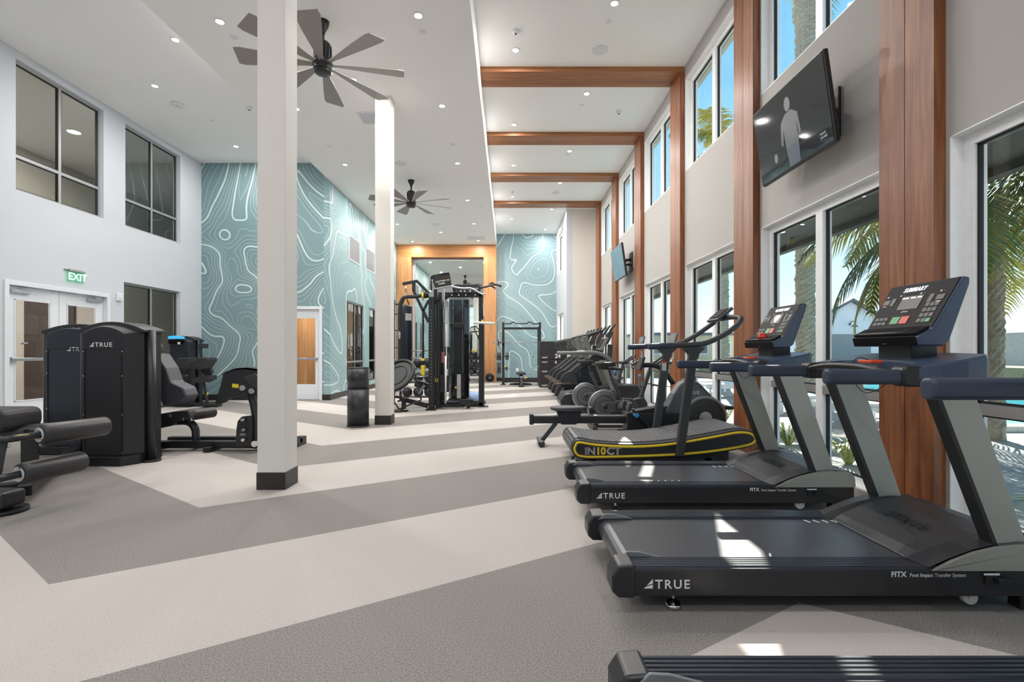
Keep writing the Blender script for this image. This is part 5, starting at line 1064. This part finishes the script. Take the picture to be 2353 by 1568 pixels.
c=Vector((-.13,0,.72)); n=Vector((-.35,-.72,.60)).normalized()
MB().torus(c,n,.36,.035,40,10).build('outer_ring',k,t); MB().lathe([(0,.325),(.01,.32)],c-n*.01,n,40).build('jump_mat',Mt['blk2'],t); MB().torus(c+n*.008,n,.22,.006,36,6).build('mat_seam',Mt['gasket'],t)
b=MB(); u=n.orthogonal().normalized(); w=n.cross(u)
for i in range(44): q=2*PI*i/44; d=u*math.cos(q)+w*math.sin(q); b.obox(c+d*.385-n*.03,(.03,.014,.03),d,n)
b.build('springs',Mt['steel'],t)
MB().tube([c+u*.03,c-n*.25],.02,8).bar(c+Vector((.33,.1,.05)),(.32,.15,.22),.03,.03,(0,1,0)).bar((.32,.15,.22),(-.1,.05,.05),.03,.03).bar(c+Vector((-.2,0,-.3)),(-.1,.05,.05),.03,.03).box(-.16,-.04,-.1,.2,0,.05).build('support_frame',Mt['dgrey'],t,.004)
t=thing('balance_dome','pale blue half ball balance trainer on the floor behind the rig','balance trainer',(-.82,11.15,0))
MB().lathe([(.03,.29)]+[(.05+.22*math.sin(q*PI/16),.285*math.cos(q*PI/16)) for q in range(9)],(0,0,0),n=32).build('dome',Mt['bosu'],t); MB().cyl((0,0,0),(0,0,.045),.31,n=36).build('platform',Mt['blk'],t)
# dumbbells in front of the mirror
t=thing('dumbbell_rack','three tier black dumbbell rack in front of the mirror','dumbbell rack',(-1.62,18.45,0))
for z,y in ((.28,-.10),(.58,0),(.88,.10)):
    MB().box(-.62,.62,y-.11,y-.06,z-.02,z+.02).box(-.62,.62,y+.06,y+.11,z-.02,z+.02).build('shelf',k,t,.004)
for s in (-1,1): MB().bar((s*.64,-.26,.02),(s*.64,.22,1.05),.06,.06,(1,0,0)).box(s*.64-.03,s*.64+.03,-.30,.25,0,.05).bar((s*.64,.22,.0),(s*.64,.22,1.05),.05,.05,(0,1,0)).build('side_frame',k,t,.006)
first=None; g='dumbbells on the three tier rack'; pos=['left','second','third','fourth','right']
for z,y,tn in ((.28,-.10,'bottom'),(.58,0,'middle'),(.88,.10,'top')):
    for i in range(5):
        x=-1.62-.5+.25*i; loc=(x,18.45+y,z+.01); r=.072
        lab='black dumbbell on the %s tier of the rack, %s place'%(tn,pos[i])
        if first is None:
            first=thing('dumbbell',lab,'dumbbell',loc,0,g)
            for s in (-1,1): MB().lathe([(0,.05),(.01,r),(.08,r),(.09,.05)],(0,-.045-.09 if s<0 else .045,.085),(0,1,0),8).build('head',k2,first)
            MB().cyl((0,-.05,.085),(0,.05,.085),.016,n=10).build('handle',Mt['chrome'],first)
        else: dup(first,loc,0,lab,g)
kb=thing('kettlebell','yellow banded kettlebell on top of the dumbbell rack','kettlebell',(-1.32,18.60,1.0)); MB().sph((0,0,.09),.085,sz=1).build('bell',k2,kb); MB().tube([(-.045,0,.15),(-.06,0,.22),(0,0,.25),(.06,0,.22),(.045,0,.15)],.014,8,smooth=4).build('handle',Mt['yel'],kb)
t=thing('weight_plate','large black rubber weight plate leaning on the right portal post','weight plate',(-.70,18.72,0))
MB().lathe([(-.03,.05),(-.03,.155),(-.02,.17),(.02,.17),(.03,.155),(.03,.05)],(0,0,.17),(0,1,.25),36).build('rubber_disc',k2,t); MB().lathe([(-.036,.02),(-.034,.04),(.036,.04)],(0,0,.17),(0,1,.25),20).build('steel_hub',Mt['steel'],t); MB().torus((0,-.022,.17),(0,1,.25),.12,.004,30,6).build('raised_ring',Mt['dgrey'],t)
# squat rack
t=thing('squat_rack','black half rack before the far blue mural','squat rack',(.48,17.3,0))
for x in (-.205,1.10): W(t).box(x,x+.08,17.16,17.24,.02,2.22).build('front_upright',k2,t,.004)
W(t).box(-.205,-.125,17.9,17.98,.02,2.1).box(1.10,1.18,17.9,17.98,.02,2.1).build('rear_upright',k,t,.004)
W(t).box(-.26,-.07,17.1,17.3,0,.02).box(1.05,1.24,17.1,17.3,0,.02).box(-.205,-.125,17.2,18.3,.02,.09).box(1.10,1.18,17.2,18.3,.02,.09).box(-.125,1.10,17.9,17.98,2.0,2.08).box(-.2,1.18,18.2,18.28,.02,.09).build('base_frame',k,t,.006)
W(t).tube([(-.12,17.2,2.17),(.08,17.2,2.17),(.14,17.2,2.22),(.22,17.2,2.23),(.30,17.2,2.18),(.66,17.2,2.18),(.74,17.2,2.23),(.82,17.2,2.22),(.90,17.2,2.17),(1.1,17.2,2.17)],.022,8,smooth=3).build('pull_up_bar',k2,t)
for x in (-.165,1.14):
    for s in (-1,1):
        for z in (.62,.98): pass
for z in (.56,1.0): W(t).cyl((-.52,17.95,z),(.08,17.95,z),.022,n=10).cyl((.90,17.95,z),(1.5,17.95,z),.022,n=10).build('storage_peg',Mt['steel'],t)
for x in (-.12,1.06): W(t).obox((x+.04,17.1,.66),(.10,.12,.03),(1,0,.3)).build('yellow_safety_catch',Mt['yel'],t,.006)
for x in (-.165,1.14): W(t).box(x-.03,x+.03,17.02,17.16,1.42,1.47).box(x-.03,x+.03,17.02,17.04,1.42,1.54).build('bar_hook',k2,t,.004)
t=thing('barbell','long steel barbell resting on the squat rack hooks','barbell',(.48,17.09,1.50)); MB().cyl((-.72,0,0),(.72,0,0),.014,n=12).build('shaft',Mt['steel'],t)
for s in (-1,1): MB().cyl((s*.72,0,0),(s*1.02,0,0),.025,n=14).cyl((s*.70,0,0),(s*.73,0,0),.04,n=14).build('sleeve',Mt['chrome'],t)
g='weight plates on the rack pegs'; first=None
for lab,x,z,r,th in (('largest black plate on the upper left rack peg, outer',-.38,1.0,.14,.05),('black plate on the upper left rack peg, middle',-.32,1.0,.16,.04),('black plate on the upper left rack peg next to the upright',-.27,1.0,.15,.04),('black plate on the inner upper rack peg, left one',-.06,1.0,.14,.04),('black plate on the inner upper rack peg, right one',0,1.0,.14,.05),
      ('large black plate on the lower left rack peg, outer',-.36,.56,.20,.05),('large black plate on the lower left rack peg, inner',-.29,.56,.20,.05),('small black plate on the inner lower rack peg',-.05,.56,.08,.06)):
    p=thing('weight_plate',lab,'weight plate',(x,17.95,z),0,g); MB().lathe([(-th/2,.03),(-th/2,r-.01),(-th/2+.01,r),(th/2-.01,r),(th/2,r-.01),(th/2,.03)],(0,0,0),(1,0,0),30).build('rubber_disc',k2,p); MB().cyl((-th/2-.002,0,0),(th/2+.002,0,0),.035,n=16).build('steel_hub',Mt['steel'],p)
p=thing('weight_plate','small black plate on the left end of the barbell','weight plate',(.48-.80,17.09,1.50),0,g); MB().lathe([(-.02,.026),(-.02,.10),(.02,.10),(.02,.026)],(0,0,0),(1,0,0),24).build('rubber_disc',k2,p)
# bench
t=thing('weight_bench','black adjustable bench standing before the squat rack','bench',(.45,16.2,0))
MB().prism(rrect(-.15,.15,.40,.47,.03),'xz',-.1,.9).build('bench_pad',Mt['vinylpad'],t,.015,3); MB().box(-.05,.05,-.05,.85,.30,.38).bar((0,0,.32),(0,-.12,.03),.08,.08,(1,0,0)).bar((0,.8,.32),(0,.9,.03),.08,.08,(1,0,0)).build('bench_frame',k,t,.006)
MB().prism([(-.42,0),(-.36,.055),(-.10,.075),(.10,.075),(.36,.055),(.42,0)],'xz',.85,.95).box(-.09,.09,-.17,-.05,0,.05).build('bench_feet',k,t,.006); MB().bar((.10,-.05,.28),(.22,-.08,.33),.03,.03).build('yellow_lever',Mt['yel'],t,.004); MB().box(-.04,.04,-.056,-.05,.31,.35).build('bench_label',Mt['offw'],t)
# soft jump boxes
z=0; tx=1.49; ty=16.22; g='stacked soft jump boxes'
for lab,h,num in (('bottom box of the stacked black jump boxes',.457,'18'),('second from bottom black jump box in the stack',.305,'12'),('thin black jump box below the tallest one',.152,'6'),('tallest black jump box marked 24, topmost of the stack',.61,'24')):
    p=thing('jump_box',lab,'jump box',(tx,ty,z),0,g); MB().box(-.45,.45,-.38,.38,.002,h-.002).build('foam_body',Mt['vinylpad'],p,.02,3)
    MB().box(-.452,.452,-.382,.382,h-.05,h-.044).build('velcro_seam',Mt['gasket'],p)
    lettering('number_lettering',num,p,(.05,-.383,.06 if h>.2 else .03),(1,0,0),(0,0,1),min(.13,h*.6),Mt['white'],bold=.04)
    lettering('side_lettering','HOIST',p,(-.38,-.383,.05),(1,0,0),(0,0,1),.045,Mt['white'],bold=.03,shear=.2); z+=h
# ================================================================== OUTSIDE
gr=pm('concrete_paving',(160,160,160),.8,noise=.10,nscale=2); stn=pm('pool_coping',(214,206,194),.7)
struct(MB().box(3.09,70,-30,70,-.14,-.03).build('floor_patio',gr))
Mt['water']=pm('pool_water',(58,176,196),.05,nscale=1.2,noise=.12,bump=.5,bscale=6)
tag(MB().box(7.7,13.5,7.6,17.5,-.03,-.012).build('pool_water',Mt['water']),'turquoise swimming pool water beyond the patio','water',kind='stuff')
tag(MB().box(7.4,7.7,7.3,17.8,-.03,.06).box(13.5,13.8,7.3,17.8,-.03,.06).box(7.7,13.5,7.3,7.6,-.03,.06).box(7.7,13.5,17.5,17.8,-.03,.06).build('pool_coping',stn,None,.01),'pale stone coping around the swimming pool','coping')
tag(MB().box(3.09,4.56,YB,YS,2.9,3.05).box(4.5,4.62,YB,YS,2.82,3.14).build('patio_soffit',pm('dark_stained_soffit',(74,72,62),.7,noise=.15,nscale=6)),'dark stained patio roof along the outside of the window wall','roof')
tag(MB().box(3.09,3.34,YB,YF,5.90,6.02).box(3.30,3.38,YB,YF,5.86,6.12).build('roof_eave',pm('pale_eave',(206,206,198),.7)),'pale roof eave above the upper windows outside','eave')
for i,y in enumerate((4.3,6.9,9.2)): 
    t=thing('soffit_light','small round light in the patio roof outside the %s window bay'%ordn[i],'ceiling light',(3.9,y,2.9),0,'patio roof lights'); MB().cyl((0,0,-.006),(0,0,0),.05,n=16).build('lens',pm('soffit_lamp',(255,236,200),.5,emit=2),t); MB().torus((0,0,-.003),(0,0,1),.055,.006,20,6).build('trim_ring',Mt['trim'],t)
# palms
bark=pm('palm_bark',(150,142,126),.95,noise=.6,nscale=26,bump=1.0,bscale=40)
lf1=pm('palm_leaf_green',(92,112,58),.55,noise=.3,nscale=3); lf2=pm('palm_leaf_yellow',(176,164,64),.55,noise=.3,nscale=3)
for m in (lf1,lf2):
    m.node_tree.nodes['Principled BSDF'].inputs['Subsurface Weight'].default_value=0
def palm(x,y,h,r,tr,nf,label,lean=0,young=False):
    t=thing('palm_tree',label,'palm tree',(x,y,-.03),0,None); q=random.Random(int(x*100+y*10))
    b=MB(); rings=[]; nseg=int(h/.055)
    for i in range(nseg+1):
        z=h*i/nseg; rad=tr*(1+.25*max(0,1-z/ .8))*(1 if z<h*.8 else 1.2); hj=[q.uniform(.90,1.13) if (i+k)%2 else q.uniform(.84,.98) for k in range(14)]
        rings.append([Vector((lean*z/h+rad*hj[k]*math.cos(2*PI*k/14),rad*hj[k]*math.sin(2*PI*k/14),z)) for k in range(14)])
    b.loft(rings,False); b.build('trunk',bark,t)
    for mi,mat in ((0,lf1),(1,lf2)):
        for f in range(nf):
            if f%2!=mi: continue
            a=2*PI*f/nf*1.0+q.random()*.3+ (f%3)*.7; el=q.uniform(-.25,1.1) if not young else q.uniform(-.3,.85); Lf=r*q.uniform(.85,1.1)
            d=Vector((math.cos(a),math.sin(a),0)); p=Vector((lean,0,h-.05)); pts=[]; ang=el
            for k in range(15):
                pts.append(p.copy()); p=p+(d*math.cos(ang)+Vector((0,0,1))*math.sin(ang))*(Lf/14); ang-=.085+.05*(k/14)
            fb=MB(); fb.tube(pts,[.028,.006],6); sd=Vector((-d.y,d.x,0))
            for k in range(2,15):
                for s in (-1,1):
                    for j in (0,.33,.66):
                        if k==14 and j>0: break
                        o=pts[k].lerp(pts[min(14,k+1)],j) ; tn=(pts[k]-pts[k-1]).normalized(); l=.62*Lf/2.3*math.sin(PI*min(.97,(k+j)/15+.06))+.12
                        e=o+(sd*s*.72+tn*.5+Vector((0,0,-.45-.25*q.random()))).normalized()*l
                        m_=o.lerp(e,.55)+Vector((0,0,.05)); wv=tn*.019
                        fb._f([fb._v(o-wv),fb._v(o+wv),fb._v(m_+wv),fb._v(m_-wv)]); fb._f([fb._v(m_-wv),fb._v(m_+wv),fb._v(e)])
            fb.build('frond',mat,t,norm=False)
    return t
palm(6.95,11.3,11.2,2.4,.21,16,'tall palm with rough trunk seen between the second and nearest posts')
palm(6.95,15.6,8.0,1.8,.17,14,'slimmer palm farther off seen through the second window bay')
palm(6.75,6.7,3.4,2.7,.10,46,'low palm with big arching fronds outside the nearest window',young=True)
palm(12.5,26,8.5,2.0,.18,12,'distant palm beyond the pool')
# grass clumps near the glass
gc=[pm('variegated_leaf',(196,200,110),.5,noise=.25,nscale=8),pm('green_blade',(112,128,70),.5,noise=.2,nscale=8)]
q=random.Random(3)
for i,(x,y) in enumerate(((3.65,6.3),(3.6,5.75),(3.7,5.25),(3.6,4.7),(3.7,4.1),(3.6,3.1),(3.65,2.2),(3.7,8.3),(3.65,9.3),(3.7,10.8))):
    t=thing('grass_clump','yellow green strappy grass clump outside, %s along the window wall'%ordn[i],'ornamental grass',(x,y,-.03),0,'grass clumps outside the windows')
    for m in (0,1):
        b=MB()
        for k in range(26):
            a=q.random()*2*PI; l=q.uniform(.25,.46); d=Vector((math.cos(a),math.sin(a),0)); s=Vector((-d.y,d.x,0))*.009; o=d*.03
            p1=o+d*l*.35+Vector((0,0,l*.6)); p2=o+d*l*.85+Vector((0,0,l*.62*q.uniform(.6,1.1)))
            b._f([b._v(o-s),b._v(o+s),b._v(p1+s),b._v(p1-s)]); b._f([b._v(p1-s),b._v(p1+s),b._v(p2)])
        b.build('blades',gc[m],t,norm=False)
# pool house with gooseneck lamps
wh=pm('white_siding',(232,234,236),.7); slate=pm('slate_roof',(104,110,116),.8,noise=.25,nscale=12); gry=pm('grey_wall',(150,154,152),.8)
t=thing('pool_house','white gabled pool house with slate roof beyond the pool','building',(19.8,28,-.03))
MB().prism([(-3.2,0),(3.2,0),(3.2,2.35),(0,4.1),(-3.2,2.35)],'xz',0,6).build('wall',wh,t); MB().prism([(-2.2,0),(1.2,0),(1.2,2.2),(-2.2,2.2)],'xz',-.03,.0).build('shutter_panel',gry,t)
for s in (-1,1): MB().prism([(0,4.1),(s*3.5,2.19),(s*3.5,2.34),(0,4.26)],'xz',-.3,6.3).build('roof',slate,t)
g='gooseneck lamps on the pool house'
for i,x in enumerate((-1.7,0,1.5)):
    l=thing('gooseneck_lamp','dark gooseneck lamp on the pool house gable, %s from the left'%ordn[i],'wall lamp',(19.8+x,28,2.75),0,g); MB().tube([(0,0,0),(0,-.15,.16),(0,-.34,.14),(0,-.40,0)],.018,8,smooth=5).build('arm',k2,l); MB().lathe([(-.16,.20),(-.10,.10),(0,.04)],(0,-.40,0),n=18).build('shade',k2,l); MB().cyl((0,-.02,0),(0,0,0),.06,n=12).build('wall_rose',k2,l)
beige=pm('beige_render',(196,190,160),.85,noise=.1,nscale=1); dk=pm('dark_window_glass',(110,120,124),.2)
t=thing('apartment_building','long beige two tone building far beyond the pool','building',(14,36,-.03)); MB().box(-4,5,0,8,0,2.4).build('wall',beige,t); MB().box(-4.2,5.2,-.2,8.2,2.4,2.6).build('roof',slate,t)
for i in range(5): f=MB().box(-3.4+1.7*i,-2.5+1.7*i,-.03,0,1.0,1.9).build('window',Mt['trim'],t); MB().box(-3.34+1.7*i,-2.56+1.7*i,-.04,-.03,1.06,1.84).build('pane',dk,f)
t=thing('garden_wall','low grey stone wall behind the patio','wall',(30,20,-.03)); MB().box(-1,1,-40,30,0,2.2).box(-1.05,1.05,-40,30,2.2,2.28).build('wall',pm('stone_wall',(168,166,158),.9,noise=.15,nscale=4),t)
hd=pm('hedge_leaf',(126,128,96),.8,noise=.4,nscale=20,bump=1,bscale=20)
tag(MB().box(15,17,3,22,-.03,.7).build('hedge',hd),'clipped green hedge along the far side of the pool','hedge',kind='stuff')
tag(MB().box(3.2,15,22.5,23.3,-.03,.75).build('hedge',hd),'clipped green hedge across the far end of the patio','hedge',kind='stuff')
# sun loungers
lc=pm('lounger_fabric',(226,226,222),.7)
def lounger(x,y,rz,lab):
    t=thing('sun_lounger',lab,'sun lounger',(x,y,-.03),rz,'white sun loungers by the pool'); MB().prism([(0,.30),(1.25,.30),(1.85,.62),(1.82,.68),(1.22,.36),(0,.36)],'xz',-.32,.32).build('sling',lc,t); MB().box(0,1.4,-.35,-.31,.24,.30).box(0,1.4,.31,.35,.24,.30).build('frame',Mt['trim'],t)
    for a in (.08,1.3):
        for s in (-1,1): MB().box(a,a+.05,s*.33-.02,s*.33+.02,0,.26).build('leg',Mt['trim'],t)
for i,(x,y) in enumerate(((5.2,8.3),(5.2,9.7),(5.2,13.0),(5.2,14.2))): lounger(x,y,0,'white sun lounger by the pool, %s from the near end'%ordn[i])
t=thing('glass_fence','clear glass pool fence with white posts','fence',(5.9,3.5,-.03))
MB().box(-.006,.006,-2.2,1.5,.1,1.05).build('glass_panel',Mt['glass'],t)
for y in (-2.2,-.95,.3,1.5): MB().box(-.03,.03,y-.03,y+.03,0,1.1).build('post',Mt['trim'],t)
MB().box(-.03,.03,-2.2,1.5,1.05,1.1).build('top_rail',Mt['trim'],t)
# ================================================================== CAMERA, LIGHT, SKY
cam=bpy.data.cameras.new('camera'); co=bpy.data.objects.new('camera',cam); COL.objects.link(co)
co.location=(0,0,CH); co.rotation_euler=(PI/2,0,0)
cam.sensor_width=36; cam.lens=36*F/2353; cam.clip_start=.02; cam.clip_end=400
cam.shift_x=-(VX-1176.5)/2353*1.0; cam.shift_y=(VY-784)/2353
SC.camera=co
w=bpy.data.worlds.new('world'); SC.world=w; w.use_nodes=True; nt=w.node_tree; nt.nodes.clear()
o=N(nt,'ShaderNodeOutputWorld'); bg=N(nt,'ShaderNodeBackground'); tc=N(nt,'ShaderNodeTexCoord'); sp=N(nt,'ShaderNodeSeparateXYZ'); L(nt,tc.outputs['Generated'],sp.inputs[0])
cr=N(nt,'ShaderNodeValToRGB'); L(nt,sp.outputs[2],cr.inputs[0]); e=cr.color_ramp.elements
stops=((0,(.82,.94,1.02)),(.12,(.52,.71,.88)),(.30,(.31,.54,.75)),(.45,(.19,.44,.66)),(.8,(.10,.32,.52)))
for i,(p_,c_) in enumerate(stops):
    q_=e[0] if i==0 else (e[1] if i==len(stops)-1 else None)
    if q_ is None: continue
    q_.position=p_; q_.color=tuple(v/1.2 for v in c_)+(1,)
for p_,c_ in stops[1:-1]: q_=e.new(p_); q_.color=tuple(v/1.2 for v in c_)+(1,)
L(nt,cr.outputs[0],bg.inputs[0]); bg.inputs[1].default_value=1.2*1.15; L(nt,bg.outputs[0],o.inputs[0])
s=bpy.data.lights.new('sun','SUN'); s.energy=10.5; s.angle=.006; s.color=(1,.95,.86); so=bpy.data.objects.new('sun',s); COL.objects.link(so)
el=math.radians(40); hd=Vector((-.37,-1,0)).normalized(); dv=Vector((hd.x*math.cos(el),hd.y*math.cos(el),-math.sin(el)))
so.rotation_euler=dv.to_track_quat('-Z','Y').to_euler(); so.location=(10,20,20)
vs=SC.view_settings; vs.view_transform='Standard'; vs.look='None'; vs.gamma=1; vs.use_curve_mapping=False; vs.exposure=0.58
